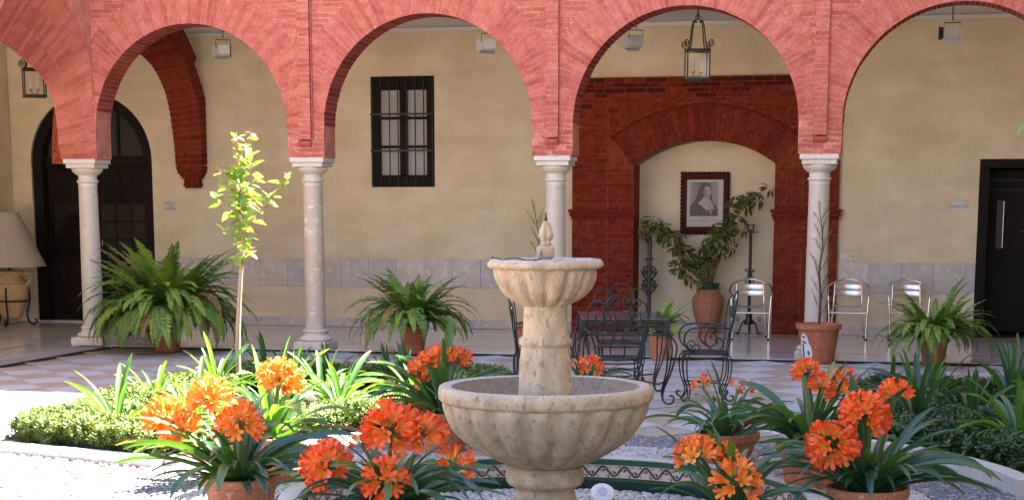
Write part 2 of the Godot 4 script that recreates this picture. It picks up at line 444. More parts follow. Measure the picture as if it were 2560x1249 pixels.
func build_arcade() -> void:
	var t := thing("brick_arcade", "long salmon painted brick arcade of round arches on white columns across the courtyard", "arcade")
	var poly := PackedVector2Array([Vector2(-3.165, 2.25), Vector2(-3.165, 4.4), Vector2(9.02, 4.4), Vector2(9.02, 2.25)])
	var g := 0.004
	for k in [3, 2, 1, 0]:
		var a: Array = ARCHES[k]
		poly.append(Vector2(a[0] + a[1] + g, 2.25))
		poly.append_array(arch_line(a, g, 40))
		poly.append(Vector2(a[0] - a[1] - g, 2.25))
	var mb := MB.new()
	mb.prism(poly, -0.196, 0.196)
	part(t, "wall_core", mb.done(), M.mortar)
	# unseen upper storey, cornice and right wing, added and sized to shade the courtyard
	mb = MB.new()
	mb.box(Vector3(2.75, 6.65, -1.94), Vector3(18.3, 4.5, 4.276))
	mb.box(Vector3(10.2, 6.65, 8.2), Vector3(3.2, 4.5, 15.98))
	mb.box(Vector3(11.5, 2.19, 8.2), Vector3(0.5, 4.38, 15.98))
	mb.box(Vector3(11.65, 2.19, -1.94), Vector3(0.5, 4.38, 4.28))
	for k in 5:
		mb.box(Vector3(8.82, 3.3, 2.86 + 2.87 * k), Vector3(0.44, 2.18, 1.0))
		mb.box(Vector3(8.82, 1.1, 2.86 + 2.87 * k), Vector3(0.26, 2.2, 0.26))
	part(t, "unseen_upper_storey", mb.done(), M.cream)
	mb = MB.new()
	mb.box(Vector3(2.75, 8.96, -1.7), Vector3(19.0, 0.12, 4.9))
	mb.box(Vector3(10.2, 8.97, 8.6), Vector3(3.9, 0.12, 15.6))
	part(t, "unseen_roof_edge", mb.done(), M.terracotta)
	# voussoirs
	var bricks := []
	for s in 4:
		bricks.append(rough_box(Vector3(0.29, 0.049, 0.06), 0.004, 100 + s))
	var wedges := {}
	for k in 4:
		var a: Array = ARCHES[k]
		var count := 68
		for i in count:
			var th: float = PI * (i + 0.5) / count
			var cs := cos(th)
			var x_edge := 20.0
			if cs > 0:
				x_edge = PIERS[k + 1] - 0.075 - a[0]
			else:
				x_edge = a[0] - (PIERS[k] + (0.075 if k > 0 else 0.235))
			var long := minf(RING, x_edge / maxf(absf(cs), 0.02) - a[1])
			if long < 0.03:
				continue
			var key := int(round(long / 0.02)) * 10 + rng.randi_range(0, 2)
			if not wedges.has(key):
				var l: float = int(key / 10) * 0.02
				var dt := PI / count
				var w0: float = 1.235 * dt - 0.009
				var w1: float = (1.235 + l) * dt - 0.011
				var j := func() -> float: return rnd(-0.0015, 0.0015)
				var m2 := MB.new()
				var p := []
				for z in [-0.2, 0.2]:
					p.append(Vector3(0, -w0 / 2 + j.call(), z + j.call()))
					p.append(Vector3(l, -w1 / 2 + j.call(), z + j.call()))
					p.append(Vector3(l, w1 / 2 + j.call(), z + j.call()))
					p.append(Vector3(0, w0 / 2 + j.call(), z + j.call()))
				m2.hexa(p)
				# soffit face is its own surface, darkened to paint in the arch shade
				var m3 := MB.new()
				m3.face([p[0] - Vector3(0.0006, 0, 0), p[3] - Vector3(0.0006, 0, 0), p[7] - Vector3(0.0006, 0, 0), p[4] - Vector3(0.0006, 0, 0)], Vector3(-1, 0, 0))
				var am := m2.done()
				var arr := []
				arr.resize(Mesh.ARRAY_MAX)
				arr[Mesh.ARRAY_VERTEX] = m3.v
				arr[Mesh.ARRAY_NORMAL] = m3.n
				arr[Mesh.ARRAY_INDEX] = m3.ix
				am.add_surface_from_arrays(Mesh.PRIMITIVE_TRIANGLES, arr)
				wedges[key] = am
			var b := Basis(Vector3(0, 0, 1), th)
			var vo := part(t, "voussoir", wedges[key], null, place(Vector3(a[0] + cs * (a[1] + rnd(-0.002, 0.002)), a[2] + sin(th) * a[1], rnd(-0.0015, 0.0015)), b))
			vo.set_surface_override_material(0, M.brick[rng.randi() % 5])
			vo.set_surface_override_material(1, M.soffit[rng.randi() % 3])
	# courses of the piers and spandrels
	var rest := MB.new()
	var total := 0
	var y := 2.25 + 0.029
	var row := 0
	while y < 4.4:
		var cuts := []
		for k in 4:
			var a: Array = ARCHES[k]
			if y < a[2]:
				cuts.append([a[0] - a[1], a[0] + a[1]])
			elif y < a[2] + a[1] + RING:
				var s: float = sqrt(pow(a[1] + RING, 2) - pow(y - a[2], 2))
				cuts.append([a[0] - s, a[0] + s])
		var x0 := -3.165 if y < 2.6 else -2.70
		for k in 5:
			var x1: float = cuts[k][0] if k < cuts.size() else 9.02
			if cuts.is_empty():
				x1 = 9.02
			var strip_x: float = PIERS[mini(k, 4)]
			var pieces := [[x0, x1]]
			if y > 2.46 and k > 0 and k < 4:
				pieces = [[x0, strip_x - 0.075], [strip_x + 0.075, x1]]
			for pc in pieces:
				var p0: float = pc[0] + 0.003
				var p1: float = pc[1] - 0.003
				if p1 - p0 < 0.05:
					continue
				var deep := y < 2.6
				var at := p0
				var first := 0.15 if row % 2 == 0 else 0.29
				while at < p1 - 0.02:
					var l: float = minf(first + rnd(-0.015, 0.015), p1 - at)
					if p1 - at - l < 0.07:
						l = p1 - at
					first = 0.29
					var zs := 0.4 if deep else 0.06
					var zc := 0.0 if deep else 0.17
					var bas := Basis.from_scale(Vector3((l - 0.010) / 0.29, 1, zs / 0.06))
					var where := Vector3(at + l / 2, y + rnd(-0.001, 0.001), zc + rnd(-0.003, 0.003))
					total += 1
					if total <= 300:
						part(t, "brick", bricks[rng.randi() % 4], M.brick[rng.randi() % 5], place(where, bas))
					else:
						rest.box(where, Vector3(l - 0.008, 0.051, zs), 0.004)
					at += l
			if k >= cuts.size():
				break
			x0 = cuts[k][1]
		y += 0.058
		row += 1
	if total > 300:
		var o := part(t, "brickwork", rest.done(), M.brick[0])
		o.set_meta("kind", "stuff")
	# projecting strips over the columns, each ending in a small bracket
	for k in [1, 2, 3]:
		var px: float = PIERS[k]
		var yy := 2.475
		while yy < 4.4:
			part(t, "strip_brick", bricks[rng.randi() % 4], M.brick[rng.randi() % 5], place(Vector3(px + rnd(-0.001, 0.001), yy, 0.208 + rnd(-0.001, 0.001)), Basis.from_scale(Vector3(0.147 / 0.29, 1.03, 0.9))))
			yy += 0.058
		mb = MB.new()
		mb.box(Vector3(px, 3.42, 0.213), Vector3(0.141, 1.93, 0.04))
		part(t, "strip_core", mb.done(), M.mortar)
		mb = MB.new()
		mb.prism(PackedVector2Array([Vector2(0, 0.0), Vector2(0.055, 0.0), Vector2(0.05, -0.03), Vector2(0.03, -0.055), Vector2(0, -0.065)]), -0.072, 0.072, place(Vector3(px, 2.432, 0.198), Basis(Vector3.UP, -PI / 2)))
		part(t, "strip_bracket", mb.done(), M.brick[1])
		mb = MB.new()
		mb.box(Vector3(px + 0.01, 2.439, 0.215), Vector3(0.1, 0.014, 0.04))
		part(t, "bracket_slot", mb.done(), M.sooty)
	# rain pipe of the second pier
	mb = MB.new()
	mb.tube(PackedVector3Array([Vector3(PIERS[1] + 0.09, 2.46, 0.21), Vector3(PIERS[1] + 0.088, 3.4, 0.21), Vector3(PIERS[1] + 0.088, 4.35, 0.21)]), 0.011, 6)
	part(t, "cable_pipe", mb.done(), M.brick[1])

const SIDE_A := [[0.2, 2.25], [0.272, 2.4], [0.282, 2.576], [0.357, 2.932], [0.558, 3.15], [0.764, 3.258], [1.074, 3.373], [1.306, 3.455], [1.503, 3.494], [1.75, 3.52], [2.0, 3.47], [2.3, 3.3], [2.5, 3.0], [2.62, 2.6], [2.65, 2.25]]
const SIDE_B := [[0.2, 2.25], [0.19, 2.4], [0.185, 2.609], [0.207, 2.981], [0.25, 3.3], [0.326, 3.582], [0.533, 3.826], [0.776, 4.024], [1.1, 4.13], [1.42, 4.17], [1.9, 4.05], [2.3, 3.7], [2.55, 3.2], [2.64, 2.6], [2.65, 2.25]]

func curve_of(pts: Array, steps: int) -> PackedVector2Array:
	# even steps along a smooth line through the points
	var c := Curve2D.new()
	for k in pts.size():
		var p := Vector2(pts[k][0], pts[k][1])
		var a := Vector2(pts[maxi(k - 1, 0)][0], pts[maxi(k - 1, 0)][1])
		var b := Vector2(pts[mini(k + 1, pts.size() - 1)][0], pts[mini(k + 1, pts.size() - 1)][1])
		var d := (b - a) / 6.0
		c.add_point(p, -d, d)
	c.bake_interval = 0.01
	var out := PackedVector2Array()
	var l := c.get_baked_length()
	for k in steps + 1:
		out.append(c.sample_baked(l * k / steps))
	return out

func build_side_arcade() -> void:
	var t := thing("side_arcade", "salmon brick side arcade whose splayed arch springs from the corner column at left", "arcade")
	var n := 64
	var a := curve_of(SIDE_A, n)
	var b := curve_of(SIDE_B, n)
	for bay in 3:
		var dz := 2.87 * bay
		var mb := MB.new()
		for k in n:
			var p := Vector3(-3.15, a[k].y, a[k].x + dz)
			var q := Vector3(-3.15, a[k + 1].y, a[k + 1].x + dz)
			var r := Vector3(-2.705, b[k + 1].y, b[k + 1].x + dz)
			var s := Vector3(-2.705, b[k].y, b[k].x + dz)
			var into := Vector3(0, 3.0 - p.y, 1.42 + dz - p.z)
			mb.face([p, q, r, s], into)
			if absf(b[k].x - b[k + 1].x) > 0.0005:
				mb.face([s, r, Vector3(-2.705, 4.4, r.z), Vector3(-2.705, 4.4, s.z)], Vector3(1, 0, 0))
				mb.face([p, q, Vector3(-3.15, 4.4, q.z), Vector3(-3.15, 4.4, p.z)], Vector3(-1, 0, 0))
		if bay < 2:
			mb.box(Vector3(-2.9275, 3.325, 2.86 + dz), Vector3(0.445, 2.15, 0.42))
			mb.box(Vector3(-2.9275, 1.12, 2.86 + dz), Vector3(0.24, 2.24, 0.24))
		part(t, "wall_core", mb.done(), M.mortar)
	var m2 := MB.new()
	m2.box(Vector3(-4.35, 4.55, 4.96), Vector3(3.3, 0.3, 9.5))
	m2.box(Vector3(-2.9275, 2.2, 8.95), Vector3(0.445, 4.39, 0.5))
	part(t, "terrace_edge", m2.done(), M.cream)
	# bricks of the splayed soffit, three to a course
	for k in 40:
		var cut := 0.33 if k % 2 == 0 else 0.66
		for h in 2:
			var f0 := 0.0 if h == 0 else cut
			var f1 := cut if h == 0 else 1.0
			var p := []
			var i0 := k + 0.0
			var c0 := []
			for fx in [f0 + 0.008, f1 - 0.008]:
				var u := a[k].lerp(b[k], fx)
				var w := a[k + 1].lerp(b[k + 1], fx)
				var x := lerpf(-3.15, -2.705, fx)
				var e := (w - u) * 0.07
				c0.append(Vector3(x, u.y + e.y, u.x + e.x))
				c0.append(Vector3(x, w.y - e.y, w.x - e.x))
			var mid: Vector3 = (c0[0] + c0[1] + c0[2] + c0[3]) / 4.0
			var nrm: Vector3 = (c0[2] - c0[0]).cross(c0[1] - c0[0]).normalized()
			if nrm.dot(Vector3(0, 3.0 - mid.y, 1.42 - mid.z)) < 0:
				nrm = -nrm
			var lift := nrm * (0.006 + rnd(-0.002, 0.003))
			for s in [lift, -nrm * 0.03]:
				for q in [0, 1, 3, 2]:
					p.append(c0[q] + s - mid)
			var mb := MB.new()
			mb.hexa(p)
			part(t, "soffit_brick", mb.done(), M.brick[rng.randi() % 5], place(mid))

const RIB_L := [[-3.43, 2.25], [-3.397, 2.522], [-3.329, 2.839], [-3.243, 3.086], [-3.103, 3.306], [-2.826, 3.534], [-2.524, 3.663], [-2.15, 3.76], [-1.8, 3.79], [-1.4, 3.74], [-0.95, 3.55], [-0.55, 3.2], [-0.3, 2.75], [-0.21, 2.25]]
const RIB_R := [[-3.43, 2.25], [-3.45, 2.626], [-3.42, 2.944], [-3.295, 3.209], [-3.034, 3.499], [-2.622, 3.753], [-2.389, 3.852], [-2.1, 3.93], [-1.8, 3.95], [-1.4, 3.9], [-0.9, 3.7], [-0.5, 3.35], [-0.27, 2.8], [-0.21, 2.25]]

func build_rib_arch() -> void:
	var t := thing("brick_rib_arch", "dark red brick cross arch from the corner column to a stepped corbel on the wall", "arch")
	var n := 60
	var l := curve_of(RIB_L, n)
	var r := curve_of(RIB_R, n)
	var xl := -3.312
	var xr := -2.917
	var core := MB.new()
	for k in n:
		var p := []
		var c := []
		var mid := Vector3(-3.1, (l[k].y + r[k].y) / 2, (l[k].x + r[k].x) / 2)
		for s in [0, 1]:
			for q in [[xl, l, k], [xl, l, k + 1], [xr, r, k + 1], [xr, r, k]]:
				var e: int = q[2]
				var w: Vector2 = q[1][e]
				var near: Vector2 = q[1][e + (1 if e == k else -1)]
				var out: Vector2 = (w - Vector2(-1.8, 2.5)).normalized()
				var away := Vector2(-0.3, 0.02).lerp(out * 0.36, smoothstep(10.0, 24.0, float(e)))
				var x: float = q[0]
				if e > 16 and q[0] == xr:
					x += 0.07
				var inner := w + out * 0.006
				c.append(Vector3(x + (0.006 if q[0] == xl else -0.006), minf((inner + away * s).y, 4.08), maxf((inner + away * s).x, WALLZ + 0.002)))
				w = w.lerp(near, 0.1) + away * s
				p.append(Vector3(x + rnd(-0.002, 0.002), minf(w.y, 4.085), maxf(w.x, WALLZ + 0.003)) - mid)
		core.hexa(c)
		var mb := MB.new()
		mb.hexa(p)
		part(t, "brick", mb.done(), M.oxblood[rng.randi() % 4], place(mid))
	part(t, "core", core.done(), M.ox_mortar)
	# stepped corbel under the springing
	var xc := (xl + xr) / 2
	var steps := [[2.22, 0.395, 0.2, 0.06], [2.165, 0.37, 0.185, 0.05], [2.12, 0.32, 0.165, 0.04], [2.085, 0.27, 0.15, 0.03], [2.035, 0.225, 0.13, 0.07], [1.985, 0.25, 0.14, 0.03], [1.955, 0.215, 0.125, 0.03]]
	for s in steps:
		var mb := MB.new()
		mb.box(Vector3(xc, s[0], WALLZ + s[2] / 2 + 0.002), Vector3(s[1], s[3], s[2]), 0.006)
		part(t, "corbel_course", mb.done(), M.oxblood[rng.randi() % 4])

func column_meshes() -> Dictionary:
	var d := {}
	var mb := MB.new()
	mb.box(Vector3(0, 0.05, 0), Vector3(0.42, 0.1, 0.42), 0.012)
	mb.lathe([Vector2(0.0, 0.1), Vector2(0.185, 0.1), Vector2(0.198, 0.115), Vector2(0.198, 0.135), Vector2(0.18, 0.15), Vector2(0.152, 0.16), Vector2(0.142, 0.185), Vector2(0.138, 0.2), Vector2(0.15, 0.205), Vector2(0.156, 0.22), Vector2(0.15, 0.235), Vector2(0.128, 0.24), Vector2(0.0, 0.24)], 32)
	d.base = mb.done()
	mb = MB.new()
	mb.lathe([Vector2(0.124, 0.24), Vector2(0.128, 0.25), Vector2(0.122, 0.27), Vector2(0.121, 0.9), Vector2(0.116, 1.5), Vector2(0.112, 1.93)], 32)
	d.shaft = mb.done()
	mb = MB.new()
	mb.lathe([Vector2(0.112, 1.925), Vector2(0.114, 1.93), Vector2(0.114, 1.96), Vector2(0.11, 1.963), Vector2(0.128, 1.972), Vector2(0.133, 1.984), Vector2(0.128, 1.996), Vector2(0.112, 2.0), Vector2(0.113, 2.05), Vector2(0.116, 2.055), Vector2(0.13, 2.062), Vector2(0.155, 2.08), Vector2(0.175, 2.1), Vector2(0.187, 2.125), Vector2(0.187, 2.14), Vector2(0.0, 2.14)], 32)
	d.capital = mb.done()
	mb = MB.new()
	mb.box(Vector3(0, 2.166, 0), Vector3(0.375, 0.052, 0.375), 0.004)
	mb.box(Vector3(0, 2.2205, 0), Vector3(0.42, 0.055, 0.42), 0.004)
	d.abacus = mb.done()
	return d

func build_columns() -> void:
	var d := column_meshes()
	var labels := ["pale marble corner column beside the large left fern, in front of the arched door", "worn cream marble column left of the barred window with flaking white patches", "smooth pale marble column partly hidden behind the fountain", "marble column behind the thin potted tree with blue picture on its pot", "marble column at the right end of the arcade"]
	for k in 5:
		var t := thing("marble_column", labels[k], "column", Vector3([-2.925, -0.03, 2.895, 5.862, 8.785][k], 0, 0), 0.0, "marble columns of the arcade")
		part(t, "base", d.base, M.worn)
		part(t, "shaft", d.shaft, M.column if k != 1 else M.worn_shaft)
		part(t, "capital", d.capital, M.capital)
		part(t, "abacus", d.abacus, M.capital)

func build_back_wall() -> void:
	var t := thing("gallery_wall", "cream plastered back wall of the gallery with grey marble dado", "wall")
	var mb := MB.new()
	var z0 := WALLZ - 0.46
	var rect := func(x0: float, x1: float, y0: float, y1: float) -> void:
		mb.prism(PackedVector2Array([Vector2(x0, y0), Vector2(x1, y0), Vector2(x1, y1), Vector2(x0, y1)]), z0, WALLZ)
	rect.call(-6.4, -5.683, 0, 4.3)
	var door := PackedVector2Array([Vector2(-5.683, 4.3)])
	for k in 25:
		var th := PI - PI * k / 24.0
		door.append(Vector2(-4.7285 + cos(th) * 0.9545, 2.335 + sin(th) * 0.9545))
	door.append(Vector2(-3.774, 4.3))
	mb.prism(door, z0, WALLZ)
	rect.call(-3.774, -0.474, 0, 4.3)
	rect.call(-0.474, 0.441, 0, 1.948)
	rect.call(-0.474, 0.441, 3.448, 4.3)
	rect.call(0.441, 3.228, 0, 4.3)
	var nic := PackedVector2Array([Vector2(3.228, 4.3)])
	for k in 21:
		var th := PI / 2 + 0.639 - 2 * 0.639 * k / 20.0
		nic.append(Vector2(4.165 + cos(th) * 1.571, 0.979 + sin(th) * 1.571))
	nic.append(Vector2(5.102, 4.3))
	mb.prism(nic, z0, WALLZ)
	rect.call(5.102, 7.70, 0, 4.3)
	rect.call(7.70, 8.9, 2.283, 4.3)
	rect.call(8.9, 11.4, 0, 4.3)
	part(t, "plaster", mb.done(), M.cream)
	mb = MB.new()
	mb.box(Vector3(4.165, 1.3, WALLZ - 0.51), Vector3(2.4, 2.8, 0.1))
	part(t, "niche_back", mb.done(), M.cream)
	# the left gallery's outer wall
	mb = MB.new()
	mb.box(Vector3(-6.2, 2.1, 3.4), Vector3(0.44, 4.39, 14.0))
	part(t, "end_wall", mb.done(), M.cream)
	mb = MB.new()
	mb.box(Vector3(2.6, 4.19, -1.83), Vector3(17.6, 0.2, 3.6))
	mb.box(Vector3(-4.45, 4.19, 5.2), Vector3(3.4, 0.2, 10.4))
	part(t, "ceiling", mb.done(), M.white)
	mb = MB.new()
	mb.box(Vector3(2.6, 4.055, WALLZ + 0.03), Vector3(17.4, 0.06, 0.05), 0.01)
	part(t, "cornice", mb.done(), M.white)
	var runs := [[-3.77, 2.36], [5.96, 7.70]]
	for r in runs:
		var x: float = r[0]
		while x < r[1] - 0.02:
			var w: float = minf(0.405, r[1] - x)
			mb = MB.new()
			mb.box(Vector3.ZERO, Vector3(w - 0.004, 0.387, 0.018), 0.002)
			part(t, "dado_slab", mb.done(), M.dado[rng.randi() % 4], place(Vector3(x + w / 2, 0.7628, WALLZ + 0.009 + rnd(0, 0.002))))
			mb = MB.new()
			mb.box(Vector3.ZERO, Vector3(w - 0.004, 0.125, 0.016), 0.002)
			part(t, "skirting_slab", mb.done(), M.dado[rng.randi() % 4], place(Vector3(x + w / 2, 0.068, WALLZ + 0.008 + rnd(0, 0.002))))
			x += w
	for k in 5:
		mb = MB.new()
		mb.box(Vector3.ZERO, Vector3(0.37, 0.125, 0.016), 0.002)
		part(t, "skirting_slab", mb.done(), M.dado[rng.randi() % 4], place(Vector3(3.42 + 0.374 * k, 0.068, WALLZ - 0.452)))

func build_niche_surround() -> void:
	var t := thing("brick_niche_surround", "oxblood brick surround with a low arch framing the plastered niche", "brick surround")
	var x0 := 2.385
	var x1 := 5.935
	var zf := WALLZ + 0.07
	var poly := PackedVector2Array([Vector2(x0, 0), Vector2(x0, 3.375), Vector2(x1, 3.375), Vector2(x1, 0), Vector2(5.102, 0)])
	for k in 21:
		var th := PI / 2 - 0.639 + 2 * 0.639 * k / 20.0
		poly.append(Vector2(4.165 + cos(th) * 1.571, 0.979 + sin(th) * 1.571))
	poly.append(Vector2(3.228, 0))
	var mb := MB.new()
	mb.prism(poly, WALLZ - 0.44, zf - 0.012)
	part(t, "core", mb.done(), M.ox_mortar)
	var kinds := []
	for s in 4:
		kinds.append(rough_box(Vector3(0.29, 0.054, 0.06), 0.005, 200 + s))
	var n := 34
	var ring := 0.44
	for i in n:
		var th := PI / 2 - 0.66 + 1.32 * (i + 0.5) / n
		var dt := 1.32 / n
		var p := []
		for z in [-0.05, 0.0]:
			p.append(Vector3(1.571, -1.571 * dt / 2 + 0.006, z)); p.append(Vector3(1.571 + ring, -(1.571 + ring) * dt / 2 + 0.006, z))
			p.append(Vector3(1.571 + ring, (1.571 + ring) * dt / 2 - 0.006, z)); p.append(Vector3(1.571, 1.571 * dt / 2 - 0.006, z))
		mb = MB.new()
		mb.hexa(p)
		part(t, "voussoir", mb.done(), M.oxblood[rng.randi() % 4], place(Vector3(4.165, 0.979, zf + 0.004 + rnd(-0.003, 0.003)), Basis(Vector3(0, 0, 1), th)))
	# thin moulding over the arch
	var line := PackedVector3Array()
	for k in 31:
		var th := PI / 2 + 0.66 - 1.32 * k / 30.0
		line.append(Vector3(4.165 + cos(th) * (1.571 + ring + 0.02), 0.979 + sin(th) * (1.571 + ring + 0.02), zf + 0.004))
	mb = MB.new()
	mb.tube(line, 0.018, 6)
	part(t, "arch_moulding", mb.done(), M.oxblood[1])
	var y := 0.033
	var row := 0
	var total := 0
	var rest := MB.new()
	while y < 3.34:
		var spans := [[x0, 2.862], [2.874, 3.226]]
		var right := [[5.104, 5.458], [5.47, x1]]
		if y > 2.2:
			var ro := 1.571 + ring + 0.045
			var s := 0.0
			if y < 0.979 + ro:
				s = sqrt(ro * ro - pow(y - 0.979, 2))
			if s > 1.32:
				spans = [[x0, 2.862]]
				right = [[5.47, x1]]
			elif s > 0.02:
				spans = [[x0, 2.862], [2.874, 4.165 - s]]
				right = [[4.165 + s, 5.458], [5.47, x1]]
			else:
				spans = [[x0, 2.862], [2.874, 5.458]]
				right = [[5.47, x1]]
		if y > 3.16:
			spans = [[x0, x1]]
			right = []
		if absf(y - 1.58) < 0.075:
			spans = []
			right = []
		for sp in spans + right:
			var at: float = sp[0]
			var first := 0.14 if row % 2 == 0 else 0.28
			while at < sp[1] - 0.03:
				var l: float = minf(first + rnd(-0.02, 0.02), sp[1] - at)
				if sp[1] - at - l < 0.08:
					l = sp[1] - at
				first = 0.28
				var mat: Material = M.oxblood[rng.randi() % 4]
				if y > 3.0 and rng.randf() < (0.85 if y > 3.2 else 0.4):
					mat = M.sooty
				var where := Vector3(at + l / 2, y + rnd(-0.002, 0.002), zf - 0.03 + rnd(-0.004, 0.004))
				total += 1
				if total <= 300:
					part(t, "brick", kinds[rng.randi() % 4], mat, place(where, Basis.from_scale(Vector3((l - 0.013) / 0.29, 1, 1))))
				elif y > 3.1:
					part(t, "frieze_brick", kinds[rng.randi() % 4], mat, place(where, Basis.from_scale(Vector3((l - 0.013) / 0.29, 1, 1))))
				else:
					rest.box(where, Vector3(l - 0.013, 0.054, 0.06), 0.005)
				at += l
		y += 0.066
		row += 1
	var o := part(t, "brickwork", rest.done(), M.oxblood[0])
	o.set_meta("kind", "stuff")
	for s in [[x0 - 0.045, 3.228 + 0.05], [5.102 - 0.05, x1 + 0.045]]:
		var xc: float = (s[0] + s[1]) / 2
		var w: float = s[1] - s[0]
		for q in [[1.625, 0.045, 0.0, 0.05], [1.575, 0.05, 0.03, 0.025], [1.53, 0.04, 0.06, 0.012]]:
			mb = MB.new()
			mb.box(Vector3(xc, q[0], zf + q[3] / 2 - 0.03), Vector3(w - q[2], q[1], 0.06 + q[3]), 0.008)
			part(t, "impost_course", mb.done(), M.oxblood[1])

func build_gallery_floor() -> void:
	var mb := MB.new()
	mb.box(Vector3(2.6, -0.06, -1.8), Vector3(17.6, 0.1, 3.8))
	mb.box(Vector3(-4.5, -0.061, 5.0), Vector3(3.7, 0.1, 9.8))
	var base := setting("gallery_floor", mb.done(), M.joint)
	var rows := [[-3.62, -3.155], [-3.105, -2.335], [-2.335, -1.57], [-1.57, -0.805], [-0.755, 0.1]]
	for r in rows.size():
		var x := -5.97 + rnd(0, 0.3)
		var step: float = [0.62, 0.78, 0.78, 0.78, 0.85][r]
		var z0: float = rows[r][0]
		var z1: float = rows[r][1]
		while x < 9.6:
			mb = MB.new()
			mb.box(Vector3.ZERO, Vector3(step - 0.002, 0.02, z1 - z0 - 0.002))
			part(base, "floor_slab", mb.done(), M.marble[rng.randi() % 3], place(Vector3(x + step / 2, -0.008 + rnd(-0.0004, 0.0004), (z0 + z1) / 2)))
			x += step
	for z in [-3.13, -0.78]:
		for k in 12:
			mb = MB.new()
			mb.box(Vector3.ZERO, Vector3(1.3, 0.02, 0.048))
			part(base, "red_strip", mb.done(), M.redstrip, place(Vector3(-5.3 + k * 1.302, -0.008, z)))
	for k in 10:
		for c in 4:
			var w: float = [0.76, 0.76, 0.75, 0.62][c]
			var x: float = [-5.97, -5.21, -4.45, -3.65][c]
			mb = MB.new()
			mb.box(Vector3.ZERO, Vector3(w - 0.002, 0.02, 0.758))
			part(base, "floor_slab", mb.done(), M.marble[rng.randi() % 3], place(Vector3(x + w / 2, -0.008 + rnd(-0.0004, 0.0004), 0.482 + k * 0.76)))
		mb = MB.new()
		mb.box(Vector3.ZERO, Vector3(0.048, 0.02, 0.758))
		part(base, "red_strip", mb.done(), M.redstrip, place(Vector3(-3.675, -0.008, 0.482 + k * 0.76)))
	for k in 4:
		mb = MB.new()
		mb.box(Vector3.ZERO, Vector3(0.048, 0.004, 0.55))
		part(base, "red_strip", mb.done(), M.redstrip, place(Vector3(-3.18, 0.003, -2.8 + k * 0.56)))

func annulus(r0: float, r1: float, a0: float, a1: float, y: float, seg: int) -> ArrayMesh:
	var mb := MB.new()
	for k in seg:
		var t0 := lerpf(a0, a1, k / float(seg))
		var t1 := lerpf(a0, a1, (k + 1) / float(seg))
		var p := []
		for q in [[r0, t0], [r1, t0], [r1, t1], [r0, t1]]:
			p.append(POOL + Vector3(cos(q[1]) * q[0], y, sin(q[1]) * q[0]))
		mb.face(p, Vector3.UP)
	return mb.done()

func pebble_mesh(seed_: int) -> ArrayMesh:
	var r := RandomNumberGenerator.new()
	r.seed = seed_
	var prof := [Vector2(0.0, -0.5), Vector2(0.34, -0.36), Vector2(0.5, 0.0), Vector2(0.36, 0.34), Vector2(0.0, 0.46)]
	var mb := MB.new()
	var rows := []
	var ph := r.randf() * TAU
	for p in prof:
		var row := PackedVector3Array()
		for k in 7:
			var t := TAU * k / 7
			var q: float = p.x * (1.0 + 0.16 * sin(2 * t + ph) + r.randf_range(-0.06, 0.06))
			row.append(Vector3(cos(t) * q, p.y, sin(t) * q))
		rows.append(row)
	mb.grid(rows, true)
	return mb.done()

func scatter_ring(r0: float, r1: float, y: float, size: float, keep: Callable, spacing: float) -> Array:
	var out := []
	var r := r0 + spacing * 0.5
	while r < r1:
		var n := int(TAU * r / spacing)
		for k in n:
			var t := TAU * (k + rnd(-0.25, 0.25)) / n
			var p := POOL + Vector3(cos(t) * (r + rnd(-0.2, 0.2) * spacing), y + rnd(-0.002, 0.002), sin(t) * (r + rnd(-0.2, 0.2) * spacing))
			if keep.call(p):
				var b := Basis(Vector3.UP, rnd(0, TAU)) * Basis.from_scale(Vector3(size * rnd(0.85, 1.35), size * 0.6, size * rnd(0.65, 1.0)))
				out.append(place(p, b))
		r += spacing * 0.92
	return out

func tones(n: int, a: Color, b: Color, odd: Color, share: float) -> Array:
	var out := []
	for k in n:
		var c := a.lerp(b, rng.randf()) * rnd(0.85, 1.1)
		if rng.randf() < share:
			c = odd
		c.a = 1.0
		out.append(c)
	return out

const LEFT_BED := [[0.55, 8.4], [0.5, 4.0], [3.3, 3.7], [3.35, 7.2]]

func arc_points(r: float, x0: float, z0: float, x1: float, z1: float, n: int) -> PackedVector2Array:
	var a0 := atan2(z0 - POOL.z, x0 - POOL.x)
	var a1 := atan2(z1 - POOL.z, x1 - POOL.x)
	a1 = a0 + wrapf(a1 - a0, -PI, PI)
	var out := PackedVector2Array()
	for k in n + 1:
		var t := lerpf(a0, a1, k / float(n))
		out.append(Vector2(POOL.x + cos(t) * r, POOL.z + sin(t) * r))
	return out

func flat_sheet(poly: PackedVector2Array, y: float) -> ArrayMesh:
	var mb := MB.new()
	var tri := Geometry2D.triangulate_polygon(poly)
	for i in range(0, tri.size(), 3):
		var p := []
		for j in 3:
			p.append(Vector3(poly[tri[i + j]].x, y, poly[tri[i + j]].y))
		mb.face(p, Vector3.UP)
	return mb.done()

func left_bed_line() -> PackedVector2Array:
	var p := PackedVector2Array([Vector2(3.38, 3.75), Vector2(0.55, 3.95), Vector2(0.5, 8.32)])
	p.append_array(arc_points(2.76, 2.1, 8.86, 3.38, 7.17, 14))
	return p

func right_bed_line() -> PackedVector2Array:
	var p := PackedVector2Array([Vector2(8.45, 3.7), Vector2(6.4, 4.0)])
	p.append_array(arc_points(2.76, 6.4, 7.2, 7.62, 8.85, 14))
	p.append(Vector2(8.45, 8.95))
	return p

